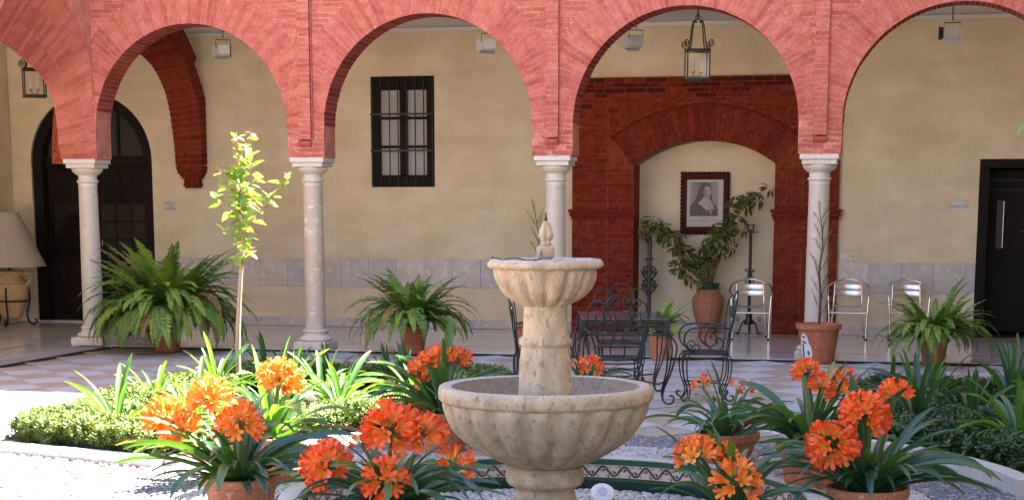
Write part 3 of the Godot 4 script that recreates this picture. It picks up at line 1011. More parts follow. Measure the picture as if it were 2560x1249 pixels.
func build_ground() -> void:
	# one sheet with a round hole for the sunken pool
	var mb := MB.new()
	var s := 2.0
	var cx := POOL.x
	var cz := POOL.z
	var quads := [[-90, cx - s, -70, 110], [cx + s, 110, -70, 110], [cx - s, cx + s, -70, cz - s], [cx - s, cx + s, cz + s, 110]]
	for q in quads:
		mb.face([Vector3(q[0], -0.02, q[2]), Vector3(q[1], -0.02, q[2]), Vector3(q[1], -0.02, q[3]), Vector3(q[0], -0.02, q[3])], Vector3.UP)
	for k in 64:
		var pts := []
		for e in [[k, 0], [k, 1], [k + 1, 1], [k + 1, 0]]:
			var t: float = TAU * e[0] / 64.0
			var d := Vector2(cos(t), sin(t))
			var r: float = 1.5 if e[1] == 0 else s / maxf(absf(d.x), absf(d.y))
			pts.append(Vector3(cx + d.x * r, -0.02, cz + d.y * r))
		mb.face(pts, Vector3.UP)
	setting("ground", mb.done(), M.ground)
	# chequered paving set on its corner
	var pav_base := MB.new()
	pav_base.face([Vector3(-2.6, -0.012, 0.3), Vector3(9.6, -0.012, 0.3), Vector3(9.6, -0.012, 7.0), Vector3(-2.6, -0.012, 7.0)], Vector3.UP)
	var pav := setting("courtyard_paving", pav_base.done(), M.bedding)
	var hx := 0.304
	var hz := 0.34
	var mb1 := MB.new()
	var lb := left_bed_line()
	var rb := right_bed_line()
	var slab_m := []
	var panel_m := []
	for s2 in 2:
		for e in 3:
			var m2 := MB.new()
			var sc := 0.985 if s2 == 0 else 0.975
			var j := func() -> float: return rnd(-0.006, 0.006)
			var poly := PackedVector2Array([Vector2(-hx * sc + j.call(), 0), Vector2(0, -hz * sc + j.call()), Vector2(hx * sc + j.call(), 0), Vector2(0, hz * sc + j.call())])
			m2.prism(poly, -0.03, 0.0, Transform3D(Basis(Vector3.RIGHT, -PI / 2), Vector3.ZERO))
			(slab_m if s2 == 0 else panel_m).append(m2.done())
	for r in range(-1, 22):
		for c in range(-1, 39):
			# slabs and pebble panels alternate along both diagonals
			var x := -2.27 + hx + hx * c
			var z := 2.0 - 4 * hz + hz * r
			if (r + c) % 2 != 0 or x < -2.3 or z < 0.62 or x > 9.3 or z > 6.9:
				continue
			var q := Vector2(x, z)
			var inside := false
			for bed in [lb, rb]:
				if Geometry2D.is_point_in_polygon(q, bed) and Geometry2D.is_point_in_polygon(q + Vector2(0, 0.4), bed) and Geometry2D.is_point_in_polygon(q - Vector2(0, 0.4), bed) and Geometry2D.is_point_in_polygon(q + Vector2(0.4, 0), bed) and Geometry2D.is_point_in_polygon(q - Vector2(0.4, 0), bed):
					inside = true
			if inside or Vector2(x - POOL.x, z - POOL.z).length() < 2.95:
				continue
			# rows of slabs alternate with rows of pebble panels
			if posmod(c, 2) == 0:
				part(pav, "paving_slab", slab_m[rng.randi() % 3], M.slab[rng.randi() % 3], place(Vector3(x, rnd(-0.001, 0.002), z)))
			else:
				part(pav, "pebble_panel", panel_m[rng.randi() % 3], M.pebblepanel, place(Vector3(x, -0.004, z)))
	# dark pebble gutter along the galleries
	var gut := MB.new()
	gut.face([Vector3(-2.63, -0.006, 0.11), Vector3(9.6, -0.006, 0.11), Vector3(9.6, -0.006, 0.27), Vector3(-2.63, -0.006, 0.27)], Vector3.UP)
	gut.face([Vector3(-2.66, -0.006, 0.27), Vector3(-2.5, -0.006, 0.27), Vector3(-2.5, -0.006, 9.6), Vector3(-2.66, -0.006, 9.6)], Vector3.UP)
	setting("pebble_gutter", gut.done(), M.darkstrip)
	# pebbled rings round the pool
	var path := setting("pebble_path", annulus(1.62, 2.76, 0, TAU, -0.012, 72), M.bedding)
	var seen := func(p: Vector3) -> bool: return p.z < 11.6
	var peb := pebble_mesh(1)
	var dark := scatter_ring(2.22, 2.76, -0.004, 0.034, seen, 0.032)
	stuff(path, "dark_pebbles", peb, M.pebble, dark, tones(dark.size(), Color(0.13, 0.125, 0.13), Color(0.22, 0.21, 0.22), Color(0.36, 0.32, 0.3), 0.12))
	var pale := scatter_ring(1.63, 2.2, -0.004, 0.032, seen, 0.03)
	stuff(path, "pale_pebbles", peb, M.pebble, pale, tones(pale.size(), Color(0.42, 0.38, 0.34), Color(0.56, 0.5, 0.46), Color(0.3, 0.24, 0.22), 0.15))
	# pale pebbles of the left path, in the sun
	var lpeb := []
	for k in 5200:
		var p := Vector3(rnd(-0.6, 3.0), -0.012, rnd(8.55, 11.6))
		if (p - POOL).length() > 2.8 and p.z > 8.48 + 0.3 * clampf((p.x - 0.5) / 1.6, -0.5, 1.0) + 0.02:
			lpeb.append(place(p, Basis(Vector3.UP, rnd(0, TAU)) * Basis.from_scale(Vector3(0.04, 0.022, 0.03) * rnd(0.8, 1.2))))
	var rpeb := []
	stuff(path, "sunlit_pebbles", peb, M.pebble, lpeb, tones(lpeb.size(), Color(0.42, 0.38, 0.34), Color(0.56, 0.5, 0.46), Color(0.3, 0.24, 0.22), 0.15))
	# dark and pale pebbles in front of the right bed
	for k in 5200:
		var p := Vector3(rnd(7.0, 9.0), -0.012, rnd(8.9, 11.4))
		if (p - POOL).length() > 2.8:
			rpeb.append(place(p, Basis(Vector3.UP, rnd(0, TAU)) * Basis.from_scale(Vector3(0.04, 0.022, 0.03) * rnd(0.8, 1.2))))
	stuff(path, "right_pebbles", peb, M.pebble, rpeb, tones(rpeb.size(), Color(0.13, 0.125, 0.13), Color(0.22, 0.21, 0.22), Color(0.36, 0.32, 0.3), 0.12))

func kerb_along(t: Node3D, line: PackedVector2Array, w: float, h: float, step: float) -> void:
	var c := Curve2D.new()
	for p in line:
		c.add_point(p)
	var l := c.get_baked_length()
	var n := maxi(1, int(l / step))
	for k in n:
		var rows := []
		for e in 5:
			var s := (k + e / 4.0) * l / n
			if e == 0:
				s += 0.003
			if e == 4:
				s -= 0.003
			var p := c.sample_baked(s)
			var d := (c.sample_baked(minf(s + 0.02, l)) - c.sample_baked(maxf(s - 0.02, 0))).normalized()
			var side := Vector2(-d.y, d.x)
			rows.append([p - side * w / 2, p + side * w / 2])
		var mb := MB.new()
		for e in 4:
			var p := []
			for y in [-0.05, h]:
				for q in [rows[e][0], rows[e][1], rows[e + 1][1], rows[e + 1][0]]:
					p.append(Vector3(q.x, y, q.y))
			mb.hexa(p)
		part(t, "kerb_stone", mb.done(), M.kerb)

func build_beds() -> void:
	setting("left_bed_soil", flat_sheet(left_bed_line(), 0.03), M.soil)
	setting("right_bed_soil", flat_sheet(right_bed_line(), 0.03), M.soil)
	var t := thing("bed_kerb", "pale stone kerb round the sunlit left planting bed", "kerb")
	var line := PackedVector2Array([Vector2(0.5, 3.95), Vector2(0.45, 8.34), Vector2(2.06, 8.86)])
	kerb_along(t, PackedVector2Array([Vector2(0.5, 3.95), Vector2(0.46, 8.3)]), 0.1, 0.055, 0.9)
	kerb_along(t, PackedVector2Array([Vector2(-0.4, 8.16), Vector2(2.06, 8.88)]), 0.1, 0.055, 0.8)
	kerb_along(t, arc_points(2.78, 2.1, 8.88, 3.38, 7.13, 24), 0.1, 0.055, 0.7)
	kerb_along(t, PackedVector2Array([Vector2(3.42, 7.1), Vector2(3.42, 3.75)]), 0.12, 0.09, 0.9)
	t = thing("bed_kerb", "grey stone kerb curving along the shaded right planting bed", "kerb")
	kerb_along(t, arc_points(2.8, 6.36, 7.15, 7.65, 8.85, 24), 0.13, 0.1, 0.7)
	kerb_along(t, PackedVector2Array([Vector2(7.72, 8.9), Vector2(8.45, 8.97)]), 0.13, 0.1, 0.8)
	kerb_along(t, PackedVector2Array([Vector2(6.34, 7.1), Vector2(6.34, 4.0)]), 0.12, 0.09, 0.9)

func tile_image() -> ImageTexture:
	# glazed scroll pattern: blue and rust scrolls with green buds on a cream ground
	var w := 128
	var im := Image.create(w, w, false, Image.FORMAT_RGB8)
	im.fill(Color(0.80, 0.75, 0.64))
	var blob := func(p: Vector2, r: float, c: Color) -> void:
		for y in range(int(p.y - r), int(p.y + r) + 1):
			for x in range(int(p.x - r), int(p.x + r) + 1):
				if Vector2(x, y).distance_to(p) <= r:
					im.set_pixel(posmod(x, w), clampi(y, 0, w - 1), c)
	var blue := Color(0.17, 0.18, 0.42)
	var rust := Color(0.48, 0.22, 0.14)
	var green := Color(0.13, 0.28, 0.2)
	for k in 160:
		var t := k / 159.0
		blob.call(Vector2(t * 128, 64 + 46 * sin(t * TAU)), 7.5, rust if t < 0.5 else blue)
	for s in [[32, 78, 1.0, blue], [96, 50, -1.0, rust]]:
		for k in 90:
			var t := k / 89.0
			var r := lerpf(24, 5, t)
			var a: float = s[2] * t * TAU * 1.35
			blob.call(Vector2(s[0] + cos(a) * r, s[1] + sin(a) * r), 3.6, s[3])
	for q in [[32, 78], [96, 50], [64, 18], [0, 110]]:
		for k in 10:
			blob.call(Vector2(q[0], q[1] - 8 + k * 1.8), 6.0 - absf(k - 4.5), green)
	for q in [[12, 26], [64, 104], [118, 100], [50, 30]]:
		blob.call(Vector2(q[0], q[1]), 5, blue)
	for x in w:
		for e in 4:
			im.set_pixel(x, e, Color(0.2, 0.2, 0.3))
			im.set_pixel(x, w - 1 - e, Color(0.2, 0.2, 0.3))
		for e in 2:
			im.set_pixel(e, x, Color(0.62, 0.58, 0.5))
	return ImageTexture.create_from_image(im)

func build_pool() -> void:
	var t := thing("sunken_pool", "round sunken pool lined with patterned glazed tiles around the fountain foot", "pool", POOL)
	var mb := MB.new()
	var r := 1.48
	mb.lathe([Vector2(r + 0.13, -0.05), Vector2(r + 0.13, 0.016), Vector2(r + 0.005, 0.02), Vector2(r + 0.005, -0.06)], 96)
	part(t, "rim_stone", mb.done(), M.kerb)
	mb = MB.new()
	mb.lathe([Vector2(r + 0.02, 0.0), Vector2(r + 0.02, -0.24), Vector2(0.0, -0.24)], 96)
	part(t, "basin", mb.done(), M.bedding)
	var tile := plain(Color(1, 1, 1), 0.14)
	tile.albedo_texture = tile_image()
	var n := 62
	var piece := func(y0: float, y1: float, inset: float) -> ArrayMesh:
		var q := MB.new()
		var dt := TAU / n * 0.5 - 0.001
		var rr := r - inset
		var rows := []
		for y in [y1, y0]:
			var row := PackedVector3Array()
			for e in 4:
				var a := lerpf(-dt, dt, e / 3.0)
				row.append(Vector3(sin(a) * rr, y, r - cos(a) * rr))
			rows.append(row)
		q.grid(rows, false, true)
		var back := []
		for row in rows:
			var b := PackedVector3Array()
			for p in row:
				b.append(p - Vector3(0, 0, 0.018))
			back.append(b)
		q.grid([back[0], rows[0]])
		q.grid([rows[1], back[1]])
		return q.done()
	var m_top = piece.call(-0.022, 0.012, 0.012)
	var m_tile = piece.call(-0.117, -0.024, 0.0)
	var m_low = piece.call(-0.136, -0.119, 0.01)
	var m_base = piece.call(-0.215, -0.138, 0.0)
	for k in n:
		var a := TAU * k / n
		var xf := Transform3D(Basis(Vector3.UP, a), Vector3(-sin(a) * r, 0, -cos(a) * r))
		part(t, "rim_tile", m_top, M.greentrim, xf)
		part(t, "patterned_tile", m_tile, tile, xf)
		part(t, "trim_tile", m_low, M.greentrim, xf)
		part(t, "base_tile", m_base, M.greentile, xf)
	# the cobbled pool floor; the nearest seen stones one by one
	var peb := [pebble_mesh(2), pebble_mesh(3), pebble_mesh(4)]
	var all := scatter_ring(0.3, 1.46, -0.2, 0.055, func(p: Vector3) -> bool: return p.z < 11.2, 0.05)
	all.sort_custom(func(a: Transform3D, b: Transform3D) -> bool: return a.origin.z < b.origin.z)
	var pm := [plain(Color(0.46, 0.41, 0.36), 0.7), plain(Color(0.55, 0.5, 0.45), 0.7), plain(Color(0.38, 0.33, 0.29), 0.7)]
	var others := []
	for k in all.size():
		var x: Transform3D = all[k]
		x.origin -= POOL
		if k < 300:
			part(t, "cobble", peb[k % 3], pm[rng.randi() % 3], x)
		else:
			others.append(x)
	stuff(t, "cobbles", peb[0], M.pebble, others, tones(others.size(), Color(0.4, 0.36, 0.32), Color(0.55, 0.5, 0.45), Color(0.3, 0.25, 0.22), 0.1))

# ---------- doors, window, wall pieces ----------
func build_openings() -> void:
	# arched wooden door at the left
	var t := thing("arched_door", "tall dark panelled double door under a round arch behind the corner column", "door", Vector3(-4.7285, 0, WALLZ - 0.2))
	var mb := MB.new()
	var outer := PackedVector2Array()
	var inner := PackedVector2Array()
	for k in 25:
		var th := PI * k / 24.0
		outer.append(Vector2(cos(th) * 0.952, 2.335 + sin(th) * 0.952))
		inner.append(Vector2(cos(th) * 0.80, 2.335 + sin(th) * 0.80))
	for k in 24:
		mb.hexa([Vector3(inner[k].x, inner[k].y, -0.05), Vector3(outer[k].x, outer[k].y, -0.05), Vector3(outer[k].x, outer[k].y, 0.16), Vector3(inner[k].x, inner[k].y, 0.16), Vector3(inner[k + 1].x, inner[k + 1].y, -0.05), Vector3(outer[k + 1].x, outer[k + 1].y, -0.05), Vector3(outer[k + 1].x, outer[k + 1].y, 0.16), Vector3(inner[k + 1].x, inner[k + 1].y, 0.16)])
	for s in [-1.0, 1.0]:
		mb.box(Vector3(s * 0.876, 1.1675, 0.055), Vector3(0.152, 2.335, 0.21))
	part(t, "door_frame", mb.done(), M.black_wood)
	mb = MB.new()
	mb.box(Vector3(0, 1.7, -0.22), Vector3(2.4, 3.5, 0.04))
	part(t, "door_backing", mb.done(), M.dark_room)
	mb = MB.new()
	mb.box(Vector3(0, 2.325, 0.02), Vector3(1.6, 0.14, 0.1), 0.01)
	part(t, "transom", mb.done(), M.black_wood)
	mb = MB.new()
	var fan := PackedVector2Array([Vector2(-0.8, 2.38)])
	for k in 25:
		var th := PI - PI * k / 24.0
		fan.append(Vector2(cos(th) * 0.8, 2.38 + sin(th) * 0.75))
	mb.prism(fan, -0.05, -0.02)
	var tym := plain(Color(0.035, 0.027, 0.02), 0.7)
	part(t, "fanlight", mb.done(), tym)
	for s in [-1.0, 0.0, 1.0]:
		mb = MB.new()
		mb.box(Vector3(s * 0.35, 2.38 + 0.34, 0.0), Vector3(0.035, 0.68 - 0.08 * absf(s), 0.03))
		part(t, "glazing_bar", mb.done(), M.black_wood)
	var panel := rough_box(Vector3(0.15, 0.15, 0.03), 0.012, 5)
	for s in [-1.0, 1.0]:
		mb = MB.new()
		mb.box(Vector3(0, 0, 0), Vector3(0.79, 2.25, 0.05), 0.004)
		var leaf := part(t, "door_leaf", mb.done(), M.black_wood, place(Vector3(s * 0.4, 1.135, -0.02)))
		var ys := [-0.95, -0.75, -0.55, -0.33]
		for y in ys + [0.72, 0.9, 1.03]:
			for c in 4:
				var w: float = 1.0 if (c + int(y * 10)) % 2 == 0 else 0.8
				part(leaf, "door_panel", panel, M.black_wood, place(Vector3(-0.28 + c * 0.187, y, 0.03), Basis.from_scale(Vector3(w, 0.95, 1))))
		for y in [-0.06, 0.2, 0.46]:
			for c in 3:
				mb = MB.new()
				mb.box(Vector3.ZERO, Vector3(0.225, 0.235, 0.012))
				part(leaf, "door_pane", mb.done(), M.dark_pane, place(Vector3(-0.25 + c * 0.25, y, 0.028)))
		mb = MB.new()
		mb.tube(PackedVector3Array([Vector3(0, -0.04, 0), Vector3(0, -0.03, 0.03), Vector3(0, 0.03, 0.03), Vector3(0, 0.04, 0)]), 0.008)
		part(leaf, "handle", mb.done(), M.brushed, place(Vector3(-s * 0.35, 0.02, 0.03)))
	mb = MB.new()
	mb.box(Vector3(0, 0.012, 0.06), Vector3(1.9, 0.024, 0.3))
	part(t, "threshold", mb.done(), M.dado[1])
	# barred window
	t = thing("barred_window", "black framed window with iron bars and pale curtains on the cream wall", "window", Vector3(-0.0165, 2.698, WALLZ))
	mb = MB.new()
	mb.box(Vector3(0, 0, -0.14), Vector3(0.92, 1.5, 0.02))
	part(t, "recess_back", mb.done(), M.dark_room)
	for q in [[0.0, 0.665, 0.915, 0.17], [0.0, -0.675, 0.915, 0.15], [-0.3975, -0.0, 0.12, 1.18], [0.3975, -0.0, 0.12, 1.18], [0.0, 0.0, 0.1, 1.18]]:
		mb = MB.new()
		mb.box(Vector3(q[0], q[1], -0.06), Vector3(q[2], q[3], 0.08), 0.008)
		part(t, "frame", mb.done(), M.black_wood)
	for s in [-1.0, 1.0]:
		for r in 3:
			var y: float = [0.375, 0.0, -0.39][r]
			var h: float = [0.35, 0.35, 0.36][r]
			mb = MB.new()
			mb.box(Vector3(s * 0.194, y, -0.088), Vector3(0.285, h + 0.03, 0.01))
			part(t, "pane", mb.done(), M.curtain)
		for y in [0.187, -0.2]:
			mb = MB.new()
			mb.box(Vector3(s * 0.194, y, -0.062), Vector3(0.285, 0.035, 0.05), 0.004)
			part(t, "glazing_bar", mb.done(), M.black_wood)
	for k in 8:
		mb = MB.new()
		var x := -0.43 + k * 0.123
		mb.tube(PackedVector3Array([Vector3(x, -0.745, 0.012), Vector3(x, 0.745, 0.012)]), 0.0085, 6)
		part(t, "bar", mb.done(), M.iron)
	for y in [0.24, -0.255]:
		mb = MB.new()
		mb.box(Vector3(0, y, 0.012), Vector3(0.92, 0.022, 0.012))
		part(t, "cross_bar", mb.done(), M.iron_brown)
	# doorway at the right
	t = thing("side_doorway", "dark open doorway with black frame at the right end of the gallery", "doorway", Vector3(8.3, 0, WALLZ - 0.1))
	for q in [[0.0, 2.225, 1.2, 0.11], [-0.535, 1.085, 0.13, 2.17], [0.535, 1.085, 0.13, 2.17]]:
		mb = MB.new()
		mb.box(Vector3(q[0], q[1], 0.03), Vector3(q[2], q[3], 0.13), 0.006)
		part(t, "frame", mb.done(), M.black_wood)
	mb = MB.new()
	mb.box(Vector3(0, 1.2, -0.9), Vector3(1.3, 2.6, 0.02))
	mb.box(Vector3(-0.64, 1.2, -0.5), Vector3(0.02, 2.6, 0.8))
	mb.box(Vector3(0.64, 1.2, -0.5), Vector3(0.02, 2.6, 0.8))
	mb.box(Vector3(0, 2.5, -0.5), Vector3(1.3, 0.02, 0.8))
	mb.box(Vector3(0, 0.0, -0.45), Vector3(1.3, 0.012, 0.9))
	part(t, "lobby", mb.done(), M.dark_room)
	mb = MB.new()
	mb.box(Vector3(-0.2, 1.1, -0.3), Vector3(0.55, 2.1, 0.04), 0.006)
	part(t, "inner_leaf", mb.done(), M.black_wood)
	mb = MB.new()
	mb.box(Vector3(-0.31, 1.45, -0.27), Vector3(0.075, 0.62, 0.012))
	part(t, "leaf_window", mb.done(), plain(Color(0.06, 0.042, 0.03), 0.6))
	mb = MB.new()
	mb.box(Vector3(-0.262, 1.45, -0.265), Vector3(0.006, 0.6, 0.01))
	part(t, "leaf_glint", mb.done(), M.brushed)  # bright strip standing for a line of reflected light
	for y in [2.02, 1.9]:
		mb = MB.new()
		mb.box(Vector3(0.0, y, -0.27), Vector3(0.9, 0.03, 0.02))
		part(t, "inner_rail", mb.done(), M.rubber)
	mb = MB.new()
	mb.box(Vector3(0.1, 1.36, -0.24), Vector3(0.3, 0.035, 0.035), 0.006)
	part(t, "push_bar", mb.done(), M.rubber)

func lettering(parent: Node3D, text: String, height: float, at: Vector3, mat: Material, serif: bool = false) -> void:
	var f := SystemFont.new()
	f.font_names = PackedStringArray(["Droid Serif" if serif else "Droid Sans"])
	var tm := TextMesh.new()
	tm.text = text
	tm.font = f
	tm.font_size = 32
	tm.pixel_size = height / 24.0
	tm.depth = 0.0015
	part(parent, "lettering", tm, mat, place(at))

func build_wall_things() -> void:
	var mb := MB.new()
	var t := thing("chapel_sign", "small white CAPILLA sign on the wall between the arched door and brick corbel", "sign", Vector3(-3.515, 1.686, WALLZ))
	mb.box(Vector3(0, 0, 0.004), Vector3(0.16, 0.155, 0.008), 0.002)
	part(t, "plate", mb.done(), M.paper)
	lettering(t, "CAPILLA", 0.034, Vector3(0, 0.045, 0.009), M.ink)
	lettering(t, "Y TORRE", 0.026, Vector3(0.004, 0.005, 0.009), M.ink)
	lettering(t, "MUDEJAR", 0.030, Vector3(0.004, -0.034, 0.009), M.blue_ink)
	t = thing("toilet_sign", "small white SERVICIOS sign beside the dark doorway at right", "sign", Vector3(7.455, 1.692, WALLZ))
	mb = MB.new()
	mb.box(Vector3(0, 0, 0.004), Vector3(0.185, 0.145, 0.008), 0.002)
	part(t, "plate", mb.done(), M.paper)
	mb = MB.new()
	mb.box(Vector3(0, -0.01, 0.009), Vector3(0.16, 0.1, 0.003), 0.001)
	part(t, "inset", mb.done(), M.white_plastic)
	lettering(t, "SERVICIOS", 0.034, Vector3(0, -0.01, 0.012), M.ink)
	t = thing("wall_sockets", "white triple socket plate just above the dado by the brick niche", "socket", Vector3(6.075, 1.04, WALLZ))
	for k in 3:
		mb = MB.new()
		mb.box(Vector3(-0.068 + k * 0.068, 0, 0.006), Vector3(0.066, 0.075, 0.012), 0.003)
		var p := part(t, "socket_plate", mb.done(), M.white_plastic)
		if k > 0:
			mb = MB.new()
			for s in ([-0.012, 0.012] if k == 1 else [0.0]):
				mb.lathe([Vector2(0, 0.0), Vector2(0.007 if k == 1 else 0.018, 0.0), Vector2(0.007 if k == 1 else 0.018, 0.002), Vector2(0, 0.002)], 12, Vector3(-0.068 + k * 0.068 + s, 0, 0.0121), Basis(Vector3.RIGHT, PI / 2))
			part(p, "socket_hole", mb.done(), M.ink if k == 1 else plain(Color(0.3, 0.29, 0.28), 0.6))
	# floodlights
	var labels := ["small white floodlight hanging behind the leftmost full arch", "cream floodlight at the top right of the barred window's arch", "floodlight high in the arch with the iron lantern, left of that lantern", "floodlight hanging alone behind the rightmost arch"]
	for k in 4:
		t = thing("floodlight", labels[k], "floodlight", Vector3([-1.905, 1.644, 3.5, 7.251][k], 3.69, -1.9), [0.55, 0.5, 0.6, PI - 0.2][k], "floodlights under the gallery ceiling")
		t.scale = Vector3(0.86, 1.0, 0.86)
		mb = MB.new()
		mb.tube(PackedVector3Array([Vector3(0, 0.4, 0), Vector3(0, 0.14, 0)]), 0.008, 6)
		mb.tube(PackedVector3Array([Vector3(-0.11, 0.02, 0), Vector3(-0.11, 0.12, 0), Vector3(0.11, 0.12, 0), Vector3(0.11, 0.02, 0)]), 0.006, 5)
		part(t, "bracket", mb.done(), M.iron)
		var p := []
		mb = MB.new()
		for q in [[-0.075, 0.07], [0.075, -0.09]]:
			var w: float = 0.085 if q[0] < 0 else 0.11
			for c in [[-1, 0.055], [1, 0.055], [1, -0.06], [-1, -0.06]]:
				p.append(Vector3(c[0] * w, c[1] * (1.0 if q[0] < 0 else 1.35), -q[0]))
		mb.hexa(p)
		part(t, "housing", mb.done(), M.white_plastic)
		for s in [-1.0, 1.0]:
			mb = MB.new()
			mb.box(Vector3(s * 0.125, -0.01, -0.13), Vector3(0.006, 0.15, 0.12), 0.002, Basis(Vector3.UP, s * -0.35))
			part(t, "side_flap", mb.done(), M.iron_brown if s > 0 else M.white_plastic)
		mb = MB.new()
		mb.box(Vector3(0, -0.1, -0.13), Vector3(0.22, 0.005, 0.12), 0.002, Basis(Vector3.RIGHT, 0.4))
		part(t, "lower_flap", mb.done(), M.white_plastic)
	# nun's portrait
	t = thing("framed_portrait", "dark red framed portrait of a veiled nun hanging in the niche", "picture", Vector3(4.129, 1.7265, -4.085))
	var fw := 0.656
	var fh := 0.829
	for q in [[0.0, fh / 2 - 0.05, fw, 0.1], [0.0, -fh / 2 + 0.05, fw, 0.1], [-fw / 2 + 0.04, 0.0, 0.08, fh - 0.2], [fw / 2 - 0.04, 0.0, 0.08, fh - 0.2]]:
		mb = MB.new()
		mb.box(Vector3(q[0], q[1], 0.015), Vector3(q[2], q[3], 0.03), 0.006)
		part(t, "frame", mb.done(), M.frame_wood)
	mb = MB.new()
	for k in 56:
		var u := k / 56.0 * 2.0 * (fw + fh)
		var at := Vector3.ZERO
		if u < fw:
			at = Vector3(u - fw / 2, fh / 2, 0)
		elif u < fw + fh:
			at = Vector3(fw / 2, fh / 2 - (u - fw), 0)
		elif u < 2 * fw + fh:
			at = Vector3(fw / 2 - (u - fw - fh), -fh / 2, 0)
		else:
			at = Vector3(-fw / 2, -fh / 2 + (u - 2 * fw - fh), 0)
		mb.box(at * 0.975 + Vector3(0, 0, 0.026), Vector3(0.034, 0.034, 0.018), 0.007)
	part(t, "beaded_edge", mb.done(), M.black_wood)
	mb = MB.new()
	mb.grid([PackedVector3Array([Vector3(-0.25, 0.318, 0.012), Vector3(0.25, 0.318, 0.012)]), PackedVector3Array([Vector3(-0.25, -0.318, 0.012), Vector3(0.25, -0.318, 0.012)])], false, true)
	var print_mat := plain(Color.WHITE, 0.5)
	print_mat.albedo_texture = portrait_image()
	part(t, "print", mb.done(), print_mat)
	var grey := plain(Color(0.22, 0.19, 0.2), 0.8)
	lettering(t, "BEATA", 0.026, Vector3(0.01, -0.196, 0.013), grey, true)
	lettering(t, "MADRE DE LA CRUZ", 0.026, Vector3(0.0, -0.235, 0.013), grey, true)

func portrait_image() -> ImageTexture:
	var w := 200
	var h := 254
	var im := Image.create(w, h, false, Image.FORMAT_RGB8)
	im.fill(Color(0.74, 0.72, 0.69))
	var inside := func(p: Vector2, poly: PackedVector2Array) -> bool: return Geometry2D.is_point_in_polygon(p, poly)
	var veil := PackedVector2Array([Vector2(102, 16), Vector2(84, 20), Vector2(70, 34), Vector2(62, 60), Vector2(52, 96), Vector2(36, 124), Vector2(18, 148), Vector2(18, 195), Vector2(170, 195), Vector2(170, 160), Vector2(158, 140), Vector2(140, 118), Vector2(134, 84), Vector2(132, 48), Vector2(124, 26), Vector2(114, 18)])
	var collar := PackedVector2Array([Vector2(92, 92), Vector2(80, 112), Vector2(60, 126), Vector2(92, 150), Vector2(108, 166), Vector2(152, 158), Vector2(144, 132), Vector2(122, 100)])
	for y in range(14, 196):
		for x in range(18, 171):
			var p := Vector2(x, y)
			var g := 0.5 - 0.09 * cos((x - 90) * 0.03) + 0.05 * sin(y * 0.02)
			var c := Color(g + 0.03, g - 0.04, g - 0.02)
			if inside.call(p, veil):
				var d := 0.30 + 0.03 * sin(x * 0.25 + y * 0.03)
				c = Color(d + 0.02, d - 0.03, d - 0.05)
			if inside.call(p, collar):
				var q := 0.66 - 0.07 * clampf((x - 90) / 60.0, 0, 1)
				c = Color(q + 0.03, q - 0.02, q - 0.03)
			var e := Vector2((x - 110) / 21.0, (y - 68) / 32.0)
			if e.length() < 1.0:
				var s := 0.64 - 0.14 * clampf(-e.x + 0.1, 0, 1) - 0.05 * e.y
				if Vector2((x - 100) / 7.0, (y - 59) / 3.0).length() < 1 or Vector2((x - 119) / 6.0, (y - 58) / 3.0).length() < 1:
					s -= 0.2
				if Vector2((x - 114) / 8.0, (y - 83) / 2.4).length() < 1:
					s -= 0.14
				if absf(x - 112 - (y - 62) * 0.15) < 2.0 and y > 60 and y < 76:
					s -= 0.06
				c = Color(s + 0.03, s - 0.03, s - 0.05)
			if (absf(x - 132) < 2.5 and y > 166 and y < 188) or (absf(y - 173) < 2.5 and absf(x - 132) < 8):
				c = Color(0.66, 0.6, 0.6)
			im.set_pixel(x, y, c)
	for l in [[238, 60, 140]]:
		for x in range(l[1], l[2]):
			if (x * 7) % 5 < 3:
				im.set_pixel(x, l[0], Color(0.58, 0.55, 0.54))
				im.set_pixel(x, l[0] + 3, Color(0.6, 0.57, 0.56))
	return ImageTexture.create_from_image(im)

# ---------- ironwork ----------
func spiral(center: Vector3, u: Vector3, w: Vector3, r0: float, r1: float, a0: float, turns: float, n: int = 24) -> PackedVector3Array:
	var out := PackedVector3Array()
	for k in n + 1:
		var t := k / float(n)
		var a := a0 + turns * TAU * t
		var r := lerpf(r0, r1, t)
		out.append(center + u * cos(a) * r + w * sin(a) * r)
	return out

func bent(pts: Array, n: int = 20) -> PackedVector3Array:
	var c := Curve3D.new()
	for k in pts.size():
		var a: Vector3 = pts[maxi(k - 1, 0)]
		var b: Vector3 = pts[mini(k + 1, pts.size() - 1)]
		c.add_point(pts[k], -(b - a) / 6.0, (b - a) / 6.0)
	c.bake_interval = 0.005
	var out := PackedVector3Array()
	for k in n + 1:
		out.append(c.sample_baked(c.get_baked_length() * k / n))
	return out

